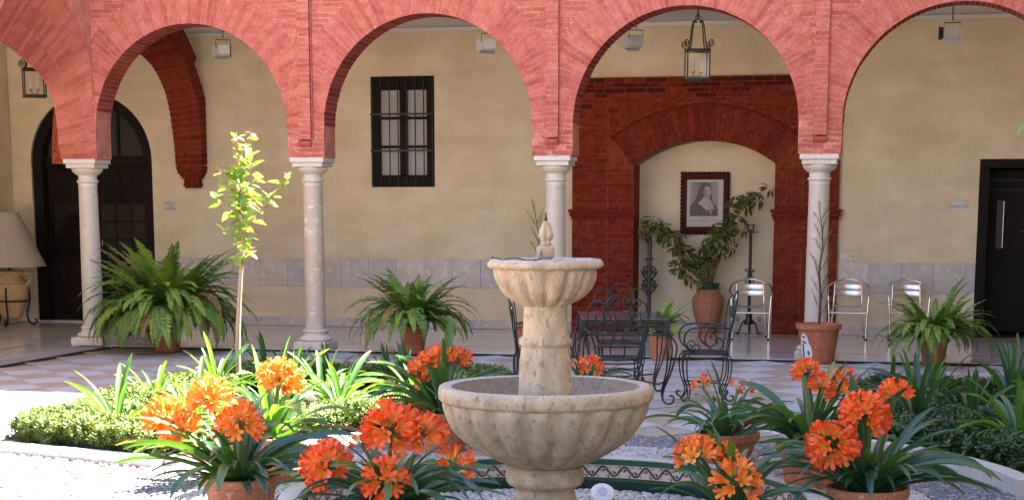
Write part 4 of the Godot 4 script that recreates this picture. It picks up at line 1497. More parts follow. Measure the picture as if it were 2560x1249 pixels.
func build_lantern(called: String, label: String, at: Vector3, turn: float) -> void:
	var t := thing(called, label, "lantern", at, turn, "iron lanterns of the gallery")
	var w := 0.145
	var h := 0.34
	var mb := MB.new()
	mb.tube(PackedVector3Array([Vector3(0, 0.54, 0), Vector3(0, 0.885, 0)]), 0.009, 6)
	mb.tube(spiral(Vector3(0, 0.56, 0), Vector3.RIGHT, Vector3.UP, 0.028, 0.028, 0, 1.0), 0.005, 5)
	part(t, "hanging_rod", mb.done(), M.iron)
	for k in 4:
		var d := Vector3(cos(TAU * k / 4 + PI / 4), 0, sin(TAU * k / 4 + PI / 4))
		mb = MB.new()
		mb.tube(bent([Vector3(0, 0.5, 0) + d * 0.03, Vector3(0, 0.53, 0) + d * 0.055, d * 0.09 + Vector3(0, 0.46, 0), d * w * 0.95 + Vector3(0, h / 2 + 0.03, 0), d * w * 1.35 + Vector3(0, h / 2 + 0.04, 0)]), 0.008, 6)
		mb.tube(spiral(d * w * 1.42 + Vector3(0, h / 2 + 0.085, 0), d, Vector3.UP, 0.045, 0.012, -PI / 2, 1.5), 0.006, 5)
		part(t, "scroll_strut", mb.done(), M.iron)
		mb = MB.new()
		mb.box(d * w * 1.3 + Vector3(0, 0, 0), Vector3(0.016, h, 0.016))
		part(t, "corner_post", mb.done(), M.iron)
	for y in [-h / 2, h / 2]:
		mb = MB.new()
		for q in [[Vector3(0, y, w * 0.92), Vector3(w * 1.95, 0.03, 0.02)], [Vector3(0, y, -w * 0.92), Vector3(w * 1.95, 0.03, 0.02)], [Vector3(w * 0.92, y, 0), Vector3(0.02, 0.03, w * 1.95)], [Vector3(-w * 0.92, y, 0), Vector3(0.02, 0.03, w * 1.95)]]:
			mb.box(q[0], q[1])
		part(t, "rail", mb.done(), M.iron)
	mb = MB.new()
	mb.box(Vector3(0, -h / 2 - 0.01, 0), Vector3(w * 1.85, 0.008, w * 1.85))
	part(t, "base_plate", mb.done(), M.iron)
	for k in 4:
		mb = MB.new()
		mb.box(Vector3(0, 0, w * 0.92), Vector3(w * 1.75, h - 0.03, 0.003), 0, Basis.IDENTITY)
		part(t, "pane", mb.done(), M.glass, place(Vector3.ZERO, Basis(Vector3.UP, k * PI / 2)))
	for k in 2:
		var x := -0.045 + 0.09 * k
		mb = MB.new()
		mb.tube(bent([Vector3(0, -h / 2, 0), Vector3(x, -0.11, 0), Vector3(x, -0.085, 0)], 8), 0.006, 5)
		mb.lathe([Vector2(0, -0.09), Vector2(0.026, -0.085), Vector2(0.026, -0.078), Vector2(0, -0.078)], 10, Vector3(x, 0, 0))
		part(t, "candle_holder", mb.done(), M.iron)
		mb = MB.new()
		mb.lathe([Vector2(0.0165, -0.078), Vector2(0.0165, 0.035), Vector2(0.006, 0.04), Vector2(0.012, 0.06), Vector2(0.005, 0.1), Vector2(0, 0.105)], 10, Vector3(x, 0, 0))
		part(t, "candle", mb.done(), M.candle)

func build_candle_stands() -> void:
	var t := thing("candle_stand", "thick black scrolled iron candle stand at the left side of the niche", "candle stand", Vector3(3.42, 0, -3.8), 0.0, "iron candle stands in the niche")
	var mb := MB.new()
	mb.box(Vector3(0, 0.75, 0), Vector3(0.055, 1.2, 0.055), 0.008)
	part(t, "stem", mb.done(), M.iron)
	mb = MB.new()
	mb.lathe([Vector2(0.0, 1.34), Vector2(0.05, 1.345), Vector2(0.085, 1.37), Vector2(0.085, 1.378), Vector2(0.03, 1.37), Vector2(0.032, 1.44), Vector2(0.02, 1.44), Vector2(0, 1.38)], 16)
	for s in [0, 1, 2, 3]:
		mb.tube(spiral(Vector3(cos(s * PI / 2) * 0.075, 1.405, sin(s * PI / 2) * 0.075), Vector3(cos(s * PI / 2), 0, sin(s * PI / 2)), Vector3.UP, 0.03, 0.01, -PI / 2, 1.1, 12), 0.006, 5)
	part(t, "candle_cup", mb.done(), M.iron)
	for q in [[0.80, 0.1], [0.62, 0.1]]:
		mb = MB.new()
		for s in [-1.0, 1.0]:
			mb.tube(spiral(Vector3(s * 0.052, q[0] + 0.035, 0.0), Vector3(-s, 0, 0), Vector3.UP, 0.055, 0.014, -PI * 0.75, 1.35), 0.012, 6)
			mb.tube(bent([Vector3(s * 0.03, q[0] - 0.095, 0), Vector3(s * 0.075, q[0] - 0.05, 0), Vector3(s * 0.105, q[0] + 0.02, 0)], 8), 0.012, 6)
		part(t, "scroll", mb.done(), M.iron)
	for y in [0.98, 0.53, 0.16]:
		mb = MB.new()
		mb.box(Vector3(0, y, 0), Vector3(0.1, 0.03, 0.1), 0.008)
		part(t, "collar", mb.done(), M.iron)
	for k in 3:
		mb = MB.new()
		var d := Vector3(cos(k * TAU / 3), 0, sin(k * TAU / 3))
		mb.tube(bent([Vector3(0, 0.22, 0), d * 0.1 + Vector3(0, 0.14, 0), d * 0.17 + Vector3(0, 0.012, 0)], 10), 0.013, 6)
		part(t, "leg", mb.done(), M.iron)
	t = thing("candle_stand", "slender dark iron candle stand behind the chair at the right side of the niche", "candle stand", Vector3(4.79, 0, -3.72), 0.0, "iron candle stands in the niche")
	mb = MB.new()
	mb.tube(PackedVector3Array([Vector3(0, 0.2, 0), Vector3(0, 1.38, 0)]), 0.022, 8)
	part(t, "stem", mb.done(), M.iron_brown)
	mb = MB.new()
	mb.box(Vector3(0, 1.345, 0), Vector3(0.19, 0.012, 0.05))
	for x in [-0.035, 0.035]:
		mb.box(Vector3(x, 1.39, 0), Vector3(0.02, 0.1, 0.05), 0.004)
	mb.box(Vector3(0, 1.44, 0), Vector3(0.12, 0.014, 0.06), 0.004)
	part(t, "candle_cup", mb.done(), M.iron)
	mb = MB.new()
	for s in [-1.0, 1.0]:
		mb.tube(bent([Vector3(s * 0.05, 0.86, 0), Vector3(s * 0.02, 0.8, 0), Vector3(s * 0.055, 0.7, 0), Vector3(s * 0.02, 0.6, 0)], 14), 0.007, 5)
		mb.tube(spiral(Vector3(s * 0.05, 0.845, 0), Vector3(s, 0, 0), Vector3.UP, 0.025, 0.008, -PI * 0.9, 1.2, 12), 0.006, 5)
	part(t, "scroll", mb.done(), M.iron)
	mb = MB.new()
	mb.lathe([Vector2(0.02, 0.3), Vector2(0.045, 0.26), Vector2(0.04, 0.2), Vector2(0.07, 0.15), Vector2(0.06, 0.12), Vector2(0.0, 0.12)], 10)
	part(t, "knop", mb.done(), M.iron)
	for k in 3:
		mb = MB.new()
		var d := Vector3(cos(k * TAU / 3 + 0.5), 0, sin(k * TAU / 3 + 0.5))
		mb.tube(bent([Vector3(0, 0.16, 0), d * 0.09 + Vector3(0, 0.15, 0), d * 0.15 + Vector3(0, 0.014, 0), d * 0.19 + Vector3(0, 0.014, 0)], 12), 0.014, 6)
		mb.tube(spiral(d * 0.16 + Vector3(0, 0.2, 0), d, Vector3.UP, 0.035, 0.01, -PI * 0.6, 1.2, 12), 0.006, 5)
		part(t, "leg", mb.done(), M.iron)

func make_iron_chair(label: String, at: Vector3, turn: float) -> Node3D:
	# the sitter looks along +z
	var t := thing("iron_chair", label, "chair", at, turn, "black iron garden chairs")
	var r := 0.0065
	var X := Vector3.RIGHT
	var Y := Vector3.UP
	var back := func(x: float, y: float) -> Vector3: return Vector3(x, y, -0.19 - (y - 0.42) * 0.16 - 0.25 * x * x * -2.2)
	var mb := MB.new()
	for s in [-1.0, 1.0]:
		var p := []
		for q in [[0.165, 0.42], [0.2, 0.56], [0.245, 0.72], [0.25, 0.83], [0.205, 0.905], [0.135, 0.905], [0.095, 0.84], [0.105, 0.765], [0.155, 0.735], [0.19, 0.77], [0.175, 0.815], [0.145, 0.8]]:
			p.append(back.call(s * q[0], q[1]))
		mb.tube(bent(p, 48), r, 6)
		p = []
		for q in [[0.035, 0.63], [0.09, 0.69], [0.125, 0.78], [0.115, 0.88], [0.06, 0.945], [0.0, 0.96]]:
			p.append(back.call(s * q[0], q[1]))
		mb.tube(bent(p, 24), r, 6)
		p = []
		for q in [[0.125, 0.82], [0.1, 0.735], [0.045, 0.73], [0.02, 0.78], [0.05, 0.82], [0.075, 0.79], [0.055, 0.765]]:
			p.append(back.call(s * q[0], q[1]))
		mb.tube(bent(p, 30), r * 0.9, 6)
		p = []
		for q in [[0.035, 0.63], [0.06, 0.54], [0.055, 0.42]]:
			p.append(back.call(s * q[0], q[1]))
		mb.tube(bent(p, 10), r, 6)
	mb.tube(PackedVector3Array([back.call(-0.19, 0.53), back.call(0.0, 0.535), back.call(0.19, 0.53)]), r * 0.9, 6)
	part(t, "backrest", mb.done(), M.iron)
	mb = MB.new()
	var rim := PackedVector3Array()
	for k in 41:
		var a := TAU * k / 40
		var c := cos(a)
		var s := sin(a)
		rim.append(Vector3(signf(c) * pow(absf(c), 0.7) * 0.215, 0.42, signf(s) * pow(absf(s), 0.7) * 0.2))
	mb.tube(rim, 0.009, 6, false)
	var low := PackedVector3Array()
	for p in rim:
		low.append(p * Vector3(0.98, 1, 0.98) - Vector3(0, 0.035, 0))
	mb.tube(low, r, 6, false)
	for k in 8:
		var x := -0.175 + k * 0.05
		var zz := 0.2 * pow(maxf(0.0, 1.0 - pow(absf(x) / 0.215, 2.86)), 0.35)
		mb.tube(PackedVector3Array([Vector3(x, 0.42, -zz), Vector3(x, 0.412, 0), Vector3(x, 0.42, zz)]), 0.004, 5)
		var z2 := -0.165 + k * 0.047
		var xx := 0.215 * pow(maxf(0.0, 1.0 - pow(absf(z2) / 0.2, 2.86)), 0.35)
		mb.tube(PackedVector3Array([Vector3(-xx, 0.42, z2), Vector3(0, 0.408, z2), Vector3(xx, 0.42, z2)]), 0.004, 5)
	part(t, "seat", mb.done(), M.iron)
	for s in [-1.0, 1.0]:
		mb = MB.new()
		mb.tube(bent([back.call(s * 0.215, 0.64), Vector3(s * 0.25, 0.655, -0.05), Vector3(s * 0.26, 0.65, 0.12), Vector3(s * 0.25, 0.6, 0.2), Vector3(s * 0.235, 0.5, 0.2), Vector3(s * 0.215, 0.43, 0.13)], 26), 0.008, 6)
		mb.tube(bent([Vector3(s * 0.25, 0.655, -0.08), Vector3(s * 0.245, 0.63, 0.0), Vector3(s * 0.24, 0.54, 0.03), Vector3(s * 0.235, 0.46, -0.03), Vector3(s * 0.235, 0.46, -0.1), Vector3(s * 0.235, 0.52, -0.13), Vector3(s * 0.235, 0.565, -0.09), Vector3(s * 0.235, 0.54, -0.06), Vector3(s * 0.235, 0.52, -0.08)], 36), r, 6)
		mb.tube(spiral(Vector3(s * 0.225, 0.47, 0.1), Vector3(0, 0, 1), Y, 0.045, 0.012, -PI / 2, 1.3, 20), r * 0.9, 6)
		part(t, "arm", mb.done(), M.iron)
	for q in [[-1, -1], [1, -1], [-1, 1], [1, 1]]:
		mb = MB.new()
		for o in [-0.022, 0.022]:
			var d := Vector3(q[0], 0, q[1])
			var side: Vector3 = Vector3(-q[1], 0, q[0]).normalized() * o
			mb.tube(bent([d * 0.16 + side + Vector3(0, 0.415, 0), d * 0.195 + side + Vector3(0, 0.37, 0), d * 0.19 + side * 0.9 + Vector3(0, 0.22, 0), d * 0.155 + side * 0.7 + Vector3(0, 0.1, 0), d * 0.165 + side * 0.5 + Vector3(0, 0.03, 0), d * 0.195 + side * 0.3 + Vector3(0, 0.009, 0), d * 0.228 + side * 0.2 + Vector3(0, 0.03, 0), d * 0.222 + side * 0.2 + Vector3(0, 0.06, 0), d * 0.2 + Vector3(0, 0.052, 0)], 30), r, 6)
		part(t, "leg", mb.done(), M.iron)
	mb = MB.new()
	for q in [[-1, 1], [1, 1]]:
		mb.tube(PackedVector3Array([Vector3(q[0] * 0.17, 0.15, q[1] * 0.17), Vector3(0, 0.16, 0), Vector3(-q[0] * 0.17, 0.15, -q[1] * 0.17)]), r, 6)
	mb.tube(spiral(Vector3(0, 0.165, 0), X, Vector3(0, 0, 1), 0.045, 0.045, 0, 1, 16), r * 0.8, 5, false)
	part(t, "stretcher", mb.done(), M.iron)
	return t

func build_iron_set() -> void:
	make_iron_chair("black scrolled iron chair seen from behind, in front of the glass topped table", Vector3(4.45, 0, 4.98), PI + 0.25)
	make_iron_chair("black scrolled iron chair on the far side of the glass topped table", Vector3(4.22, 0, 3.3), 0.2)
	make_iron_chair("black scrolled iron armchair in side view right of the glass topped table", Vector3(5.13, 0, 4.25), -PI / 2 + 0.22)
	make_iron_chair("black iron chair half hidden behind the left of the fountain stem", Vector3(3.66, 0, 4.45), PI / 2 + 0.2)
	var t := thing("iron_table", "black scrollwork iron garden table with a glass top", "table", Vector3(4.39, 0, 4.3), 0.22)
	var hx := 0.36
	var hz := 0.5
	var mb := MB.new()
	mb.box(Vector3(0, 0.737, 0), Vector3(hx * 2 + 0.02, 0.008, hz * 2 + 0.02), 0.002)
	part(t, "glass_top", mb.done(), M.table_glass)
	mb = MB.new()
	for s in [-1.0, 1.0]:
		for y in [0.725, 0.6]:
			mb.box(Vector3(0, y, s * hz), Vector3(hx * 2, 0.016, 0.016))
			mb.box(Vector3(s * hx, y, 0), Vector3(0.016, 0.016, hz * 2))
	part(t, "apron_frame", mb.done(), M.iron)
	for side in 4:
		var along := Vector3.RIGHT if side < 2 else Vector3(0, 0, 1)
		var half: float = hx if side < 2 else hz
		var off := Vector3(0, 0, hz if side == 0 else -hz) if side < 2 else Vector3(hx if side == 2 else -hx, 0, 0)
		mb = MB.new()
		var n := 5 if side < 2 else 7
		for k in n:
			var c := off + along * (-half + 0.05 + (2 * half - 0.1) * (k + 0.5) / n) + Vector3(0, 0.662, 0)
			mb.tube(spiral(c, along, Vector3.UP, 0.054, 0.012, PI / 2 if k % 2 == 0 else -PI / 2, 1.7 if k % 2 == 0 else -1.7, 28), 0.0055, 5)
		part(t, "scroll_panel", mb.done(), M.iron)
	for q in [[-1, -1], [1, -1], [-1, 1], [1, 1]]:
		mb = MB.new()
		var c := Vector3(q[0] * hx, 0, q[1] * hz)
		var d := Vector3(q[0], 0, q[1]).normalized()
		var e := Vector3(-d.z, 0, d.x)
		mb.box(c + Vector3(0, 0.665, 0), Vector3(0.05, 0.12, 0.05), 0.004)
		for o in [-0.03, 0.0, 0.03]:
			mb.tube(bent([c + Vector3(0, 0.61, 0) + e * o * 0.6, c + d * 0.06 + e * o * 2.0 + Vector3(0, 0.5, 0), c + d * 0.03 + e * o * 1.2 + Vector3(0, 0.3, 0), c - d * 0.04 + e * o * 0.4 + Vector3(0, 0.12, 0), c - d * 0.03 + Vector3(0, 0.03, 0), c + d * 0.03 + Vector3(0, 0.008, 0), c + d * 0.085 + Vector3(0, 0.035, 0), c + d * 0.075 + Vector3(0, 0.085, 0), c + d * 0.04 + Vector3(0, 0.075, 0)], 34), 0.008, 6)
		part(t, "leg", mb.done(), M.iron)
	mb = MB.new()
	for s in [-1.0, 1.0]:
		mb.tube(PackedVector3Array([Vector3(-hx + 0.05, 0.17, s * (hz - 0.05)), Vector3(0, 0.19, 0), Vector3(hx - 0.05, 0.17, -s * (hz - 0.05))]), 0.007, 6)
	part(t, "stretcher", mb.done(), M.iron)

func make_metal_chair(label: String, at: Vector3, turn: float) -> Node3D:
	var t := thing("metal_chair", label, "chair", at, turn, "aluminium chairs along the gallery wall")
	var mb := MB.new()
	var r := 0.013
	mb.tube(bent([Vector3(-0.26, 0.6, 0.1), Vector3(-0.265, 0.63, -0.02), Vector3(-0.22, 0.7, -0.16), Vector3(0, 0.755, -0.25), Vector3(0.22, 0.7, -0.16), Vector3(0.265, 0.63, -0.02), Vector3(0.26, 0.6, 0.1)], 40), r, 10)
	part(t, "arm_rail", mb.done(), M.steel)
	for s in [-1.0, 1.0]:
		mb = MB.new()
		mb.tube(bent([Vector3(s * 0.26, 0.62, 0.07), Vector3(s * 0.262, 0.585, 0.17), Vector3(s * 0.25, 0.5, 0.2), Vector3(s * 0.235, 0.2, 0.215), Vector3(s * 0.23, 0.012, 0.225)], 24), r, 10)
		part(t, "front_leg", mb.done(), M.steel)
		mb = MB.new()
		mb.tube(bent([Vector3(s * 0.17, 0.72, -0.225), Vector3(s * 0.18, 0.45, -0.19), Vector3(s * 0.2, 0.2, -0.21), Vector3(s * 0.22, 0.012, -0.25)], 20), r * 0.9, 10)
		part(t, "rear_leg", mb.done(), M.steel)
		for z in [0.225, -0.25]:
			mb = MB.new()
			mb.lathe([Vector2(0.0, 0.0), Vector2(0.017, 0.0), Vector2(0.016, 0.022), Vector2(0.0, 0.022)], 10, Vector3(s * (0.23 if z > 0 else 0.22), 0, z))
			part(t, "foot_cap", mb.done(), M.rubber)
		mb = MB.new()
		mb.tube(PackedVector3Array([Vector3(s * 0.235, 0.37, 0.205), Vector3(s * 0.19, 0.36, -0.19)]), r * 0.8, 8)
		part(t, "side_bar", mb.done(), M.steel)
	mb = MB.new()
	mb.tube(PackedVector3Array([Vector3(-0.235, 0.345, 0.2), Vector3(0.235, 0.345, 0.2)]), r * 0.85, 8)
	part(t, "front_bar", mb.done(), M.steel)
	for k in 7:
		mb = MB.new()
		var z := 0.17 - k * 0.056
		var w := 0.2 - 0.004 * k
		var rows := []
		for e in 9:
			var u := -1.0 + e * 0.25
			var y := 0.415 + 0.018 * u * u + (0.012 if k == 0 else 0.0) - 0.01 * sin(k * 0.5)
			rows.append(PackedVector3Array([Vector3(u * w, y - 0.004, z + 0.025), Vector3(u * w, y, z + 0.02), Vector3(u * w, y, z - 0.02), Vector3(u * w, y - 0.004, z - 0.025)]))
		mb.grid(rows)
		part(t, "seat_slat", mb.done(), M.brushed)
	for y in [0.655, 0.575]:
		mb = MB.new()
		var rows := []
		for e in 13:
			var u := -1.0 + e / 6.0
			var z := -0.235 + 0.05 * u * u
			rows.append(PackedVector3Array([Vector3(u * 0.165, y + 0.036, z - 0.012), Vector3(u * 0.165, y + 0.03, z), Vector3(u * 0.165, y - 0.03, z + 0.006), Vector3(u * 0.165, y - 0.036, z - 0.006)]))
		mb.grid(rows)
		part(t, "back_slat", mb.done(), M.brushed)
	return t

func build_metal_chairs() -> void:
	make_metal_chair("shiny aluminium chair in front of the niche's right brick pier", Vector3(4.89, 0, -2.78), 0.12)
	make_metal_chair("shiny aluminium chair just right of the potted thin tree, against the dado", Vector3(6.115, 0, -3.05), 0.05)
	make_metal_chair("shiny aluminium chair half hidden by the fern at right", Vector3(6.86, 0, -3.12), 0.1)

# ---------- fountain ----------
func lobed(prof: Array, lobes: int, depth: float, seg: int, at: Vector3 = Vector3.ZERO, rag: float = 0.0, seed_: int = 1) -> ArrayMesh:
	# profile points: Vector3(radius, height, how strongly lobed)
	var nz := FastNoiseLite.new()
	nz.seed = seed_
	nz.frequency = 2.2
	var mb := MB.new()
	var rows := []
	for p in prof:
		var row := PackedVector3Array()
		for k in seg:
			var t := TAU * k / seg
			var groove := pow(absf(cos(t * lobes / 2.0)), 5.0)
			var r: float = p.x * (1.0 - depth * p.z * groove)
			var q := Vector3(cos(t) * r, p.y, sin(t) * r)
			var w := nz.get_noise_3dv(q * 3.0)
			q += Vector3(cos(t), 0.6 * w, sin(t)) * rag * w
			row.append(at + q)
		rows.append(row)
	mb.grid(rows, true)
	return mb.done()

func build_fountain() -> void:
	var t := thing("stone_fountain", "weathered two tier stone fountain with fluted bowls in the middle of the pool", "fountain", Vector3(4.812, 0, 9.55))
	var v := func(a: Array) -> Array:
		var out := []
		for q in a:
			out.append(Vector3(q[0], q[1], q[2] if q.size() > 2 else 0.0))
		return out
	part(t, "foot", lobed(v.call([[0.36, -0.24], [0.36, -0.16], [0.31, -0.11], [0.245, -0.055], [0.195, -0.02], [0.176, 0.02], [0.172, 0.05], [0.182, 0.07], [0.215, 0.085], [0.23, 0.11], [0.232, 0.145], [0.222, 0.175], [0.2, 0.195], [0.18, 0.2]]), 1, 0.0, 64, Vector3.ZERO, 0.006, 3), M.fountain)
	part(t, "lower_bowl", lobed(v.call([[0.16, 0.19, 0.2], [0.215, 0.2, 0.3], [0.275, 0.225, 0.6], [0.345, 0.258, 0.9], [0.42, 0.3, 1], [0.485, 0.35, 1], [0.537, 0.405, 1], [0.572, 0.46, 1], [0.592, 0.515, 0.9], [0.6, 0.55, 0.7], [0.6, 0.568, 0.2], [0.598, 0.576, 0], [0.614, 0.582, 0], [0.622, 0.595, 0], [0.625, 0.63, 0], [0.62, 0.655, 0], [0.608, 0.664, 0]]), 20, 0.066, 240, Vector3.ZERO, 0.011, 5), M.fountain)
	part(t, "lower_rim", lobed(v.call([[0.612, 0.655], [0.606, 0.666], [0.57, 0.668], [0.545, 0.66]]), 1, 0.0, 160, Vector3.ZERO, 0.01, 7), M.fountain_rim)
	part(t, "lower_basin", lobed(v.call([[0.546, 0.661], [0.535, 0.64], [0.515, 0.59], [0.47, 0.53], [0.38, 0.5], [0.1, 0.495]]), 1, 0.0, 120, Vector3.ZERO, 0.01, 7), M.fountain_inside)
	part(t, "column", lobed(v.call([[0.165, 0.48], [0.16, 0.6], [0.158, 0.66], [0.153, 0.74], [0.143, 0.83], [0.137, 0.88], [0.136, 0.893], [0.148, 0.9], [0.152, 0.915], [0.15, 0.935], [0.138, 0.945], [0.132, 0.96], [0.125, 1.05], [0.124, 1.1], [0.128, 1.14]]), 1, 0.0, 72, Vector3.ZERO, 0.009, 9), M.fountain)
	part(t, "upper_bowl", lobed(v.call([[0.115, 1.11, 0.3], [0.135, 1.128, 0.6], [0.185, 1.15, 1], [0.232, 1.185, 1], [0.268, 1.23, 1], [0.287, 1.275, 1], [0.295, 1.315, 0.7], [0.296, 1.33, 0.2], [0.3, 1.336, 0], [0.322, 1.342, 0], [0.334, 1.356, 0], [0.332, 1.374, 0], [0.318, 1.385, 0]]), 14, 0.09, 180, Vector3.ZERO, 0.014, 11), M.fountain)
	part(t, "upper_rim", lobed(v.call([[0.325, 1.378], [0.316, 1.39], [0.285, 1.392], [0.262, 1.384], [0.25, 1.36], [0.2, 1.31], [0.06, 1.29]]), 1, 0.0, 120, Vector3.ZERO, 0.02, 13), M.fountain_rim)
	var mb := MB.new()
	mb.box(Vector3(0.0, 1.43, 0.0), Vector3(0.098, 0.08, 0.098), 0.016, Basis(Vector3.UP, 0.3))
	mb.box(Vector3(0, 1.33, 0), Vector3(0.08, 0.1, 0.08))
	part(t, "finial_block", mb.done(), M.fountain)
	part(t, "finial", lobed(v.call([[0.0, 1.46, 0], [0.04, 1.465, 0], [0.032, 1.488, 1], [0.036, 1.5, 1], [0.044, 1.515, 1], [0.044, 1.53, 1], [0.036, 1.55, 1], [0.03, 1.57, 1], [0.02, 1.592, 0], [0.011, 1.605, 0], [0.0, 1.61, 0]]), 5, 0.3, 60, Vector3.ZERO, 0.014, 15), M.fountain)
	mb = MB.new()
	mb.lathe([Vector2(0.008, 1.59), Vector2(0.008, 1.612), Vector2(0.0105, 1.614), Vector2(0.0105, 1.622), Vector2(0.006, 1.624), Vector2(0.0045, 1.652), Vector2(0, 1.654)], 10)
	part(t, "spout", mb.done(), M.iron_brown)
	# thin hose lying on the upper rim
	var line := []
	for k in 9:
		var a := PI * 0.86 - k * 0.16
		line.append(Vector3(cos(a) * (0.315 + 0.018 * sin(k * 2.1)), 1.398 + 0.006 * sin(k * 1.7), sin(a) * 0.3))
	mb = MB.new()
	mb.tube(bent(line, 30), 0.0035, 5)
	var o := part(self, "garden_hose", mb.done(), M.rubber, place(Vector3(4.812, 0, 9.55)))
	tag(o, "thin dark hose lying along the rim of the fountain's upper bowl", "hose")
	var lamp := thing("pool_light", "round white pool light on the cobbles right of the fountain foot", "pool light", Vector3(4.98, -0.19, 8.55))
	var tilt := Basis(Vector3.UP, 0.3) * Basis(Vector3.RIGHT, 0.75)
	mb = MB.new()
	mb.lathe([Vector2(0, -0.03), Vector2(0.068, -0.03), Vector2(0.08, -0.02), Vector2(0.08, 0.0), Vector2(0.074, 0.008), Vector2(0.038, 0.012), Vector2(0.034, 0.004), Vector2(0, 0.004)], 32, Vector3(0, 0.06, 0), tilt)
	part(lamp, "housing", mb.done(), M.white_plastic)
	mb = MB.new()
	mb.lathe([Vector2(0, 0.0065), Vector2(0.02, 0.0065), Vector2(0.028, 0.0055), Vector2(0.03, 0.004)], 24, Vector3(0, 0.06, 0), tilt)
	part(lamp, "lens", mb.done(), M.lens)
	mb = MB.new()
	for k in 3:
		var a := k * TAU / 3 + 0.6
		mb.lathe([Vector2(0.004, 0.0), Vector2(0.004, 0.0115), Vector2(0, 0.0115)], 8, Vector3(0, 0.06, 0) + tilt * Vector3(cos(a) * 0.05, 0, sin(a) * 0.05), tilt)
	part(lamp, "screw", mb.done(), M.ink)
	mb = MB.new()
	mb.tube(bent([Vector3(0.05, 0.02, 0.0), Vector3(0.2, 0.02, 0.1), Vector3(0.5, 0.02, 0.3), Vector3(0.8, 0.02, 0.35)], 24), 0.006, 6)
	part(lamp, "cable", mb.done(), M.rubber)

# ---------- plants ----------
var leaf_meshes := []
var fern_meshes := []
var floret_meshes := []
var whorl_meshes := []

func strap_leaf(a0: float, bend: float, width: float, twist: float) -> ArrayMesh:
	# unit long, rising from the origin and arching towards +x
	var n := 11
	var rows := []
	var p := Vector3.ZERO
	for k in n + 1:
		var t := k / float(n)
		var a := a0 + bend * pow(t, 1.5)
		var d := Vector3(sin(a), cos(a), 0)
		if k > 0:
			p += d / n
		var up := Vector3(-cos(a), sin(a), 0)
		var w: float = width * (0.55 + 0.45 * minf(1.0, t * 3.0))
		if t > 0.55:
			w *= sqrt(maxf(0.0, 1.0 - pow((t - 0.55) / 0.455, 2.2)))
		var side := Vector3(0, 0, 1).rotated(d, twist * t)
		var lift := up.rotated(d, twist * t) * w * 0.34 * (1.0 - 0.4 * t)
		rows.append(PackedVector3Array([p - side * w / 2 + lift, p - side * w / 4 + lift * 0.3, p, p + side * w / 4 + lift * 0.3, p + side * w / 2 + lift]))
	var mb := MB.new()
	mb.grid(rows, false, true)
	return mb.done()

func floret(open: float, tip: Color, throat: Color) -> ArrayMesh:
	# trumpet of six petals along +y, about 6.5 cm long
	var mb := MB.new()
	mb.colored = true
	for k in 6:
		var t := TAU * k / 6.0
		var d := Vector3(cos(t), 0, sin(t))
		var e := Vector3(-sin(t), 0, cos(t))
		var big := 1.0 if k % 2 == 0 else 0.85
		var rows := []
		var cols := []
		for q in [[0.0, 0.004, 0.004], [0.3, 0.008, 0.007], [0.55, 0.015, 0.0105], [0.8, 0.027, 0.0125], [0.97, 0.039, 0.0095], [1.06, 0.046, 0.002]]:
			var r: float = lerpf(0.008, q[1], open) if q[0] > 0.2 else q[1]
			var y: float = q[0] * 0.072 - (0.010 * open if q[0] > 0.97 else 0.0)
			var w: float = q[2] * big
			var c := d * r + Vector3(0, y, 0)
			rows.append(PackedVector3Array([c - e * w + d * w * 0.12, c, c + e * w + d * w * 0.12]))
			cols.append(throat.lerp(tip, clampf((q[0] - 0.3) * 2.6, 0, 1)))
		var b := mb.v.size()
		mb.grid(rows)
		for r in rows.size():
			for j in 3:
				mb.c[b + r * 3 + j] = cols[r].lerp(throat, 0.12 if j == 1 else 0.0)
	for k in 4:
		mb.col = Color(0.8, 0.55, 0.15)
		var t := k * TAU / 4.0 + 0.4
		mb.tube(PackedVector3Array([Vector3(0, 0.03, 0), Vector3(cos(t) * 0.011, 0.062, sin(t) * 0.011)]), 0.0012, 3, false)
	return mb.done()

func make_plant_meshes() -> void:
	for q in [[0.05, 0.35], [0.15, 0.7], [0.3, 0.75], [0.4, 1.1], [0.5, 1.0], [0.6, 1.3], [0.8, 1.0], [0.55, 1.7], [0.9, 1.25], [1.1, 0.8]]:
		for w in [0.07, 0.098]:
			leaf_meshes.append(strap_leaf(q[0], q[1], w, rnd(-0.7, 0.7)))
	var red := Color(0.86, 0.075, 0.014)
	var orange := Color(0.88, 0.13, 0.03)
	var pale := Color(0.9, 0.21, 0.03)
	var gold := Color(0.85, 0.5, 0.08)
	var sunlit_orange := Color(0.93, 0.34, 0.045)  # same orange petals with the glare of the sun put into the colour
	for c in [red, orange, pale, sunlit_orange]:
		floret_meshes.append([floret(1.0, c, gold), floret(0.75, c, gold), floret(0.4, c, gold)])
	for k in 6:
		fern_meshes.append(fern_frond([0.15, 0.3, 0.45, 0.6, 0.2, 0.4][k], [1.6, 2.1, 2.4, 2.2, 0.9, 2.7][k], 40 + k))
	for k in 3:
		whorl_meshes.append(leaf_whorl(60 + k))

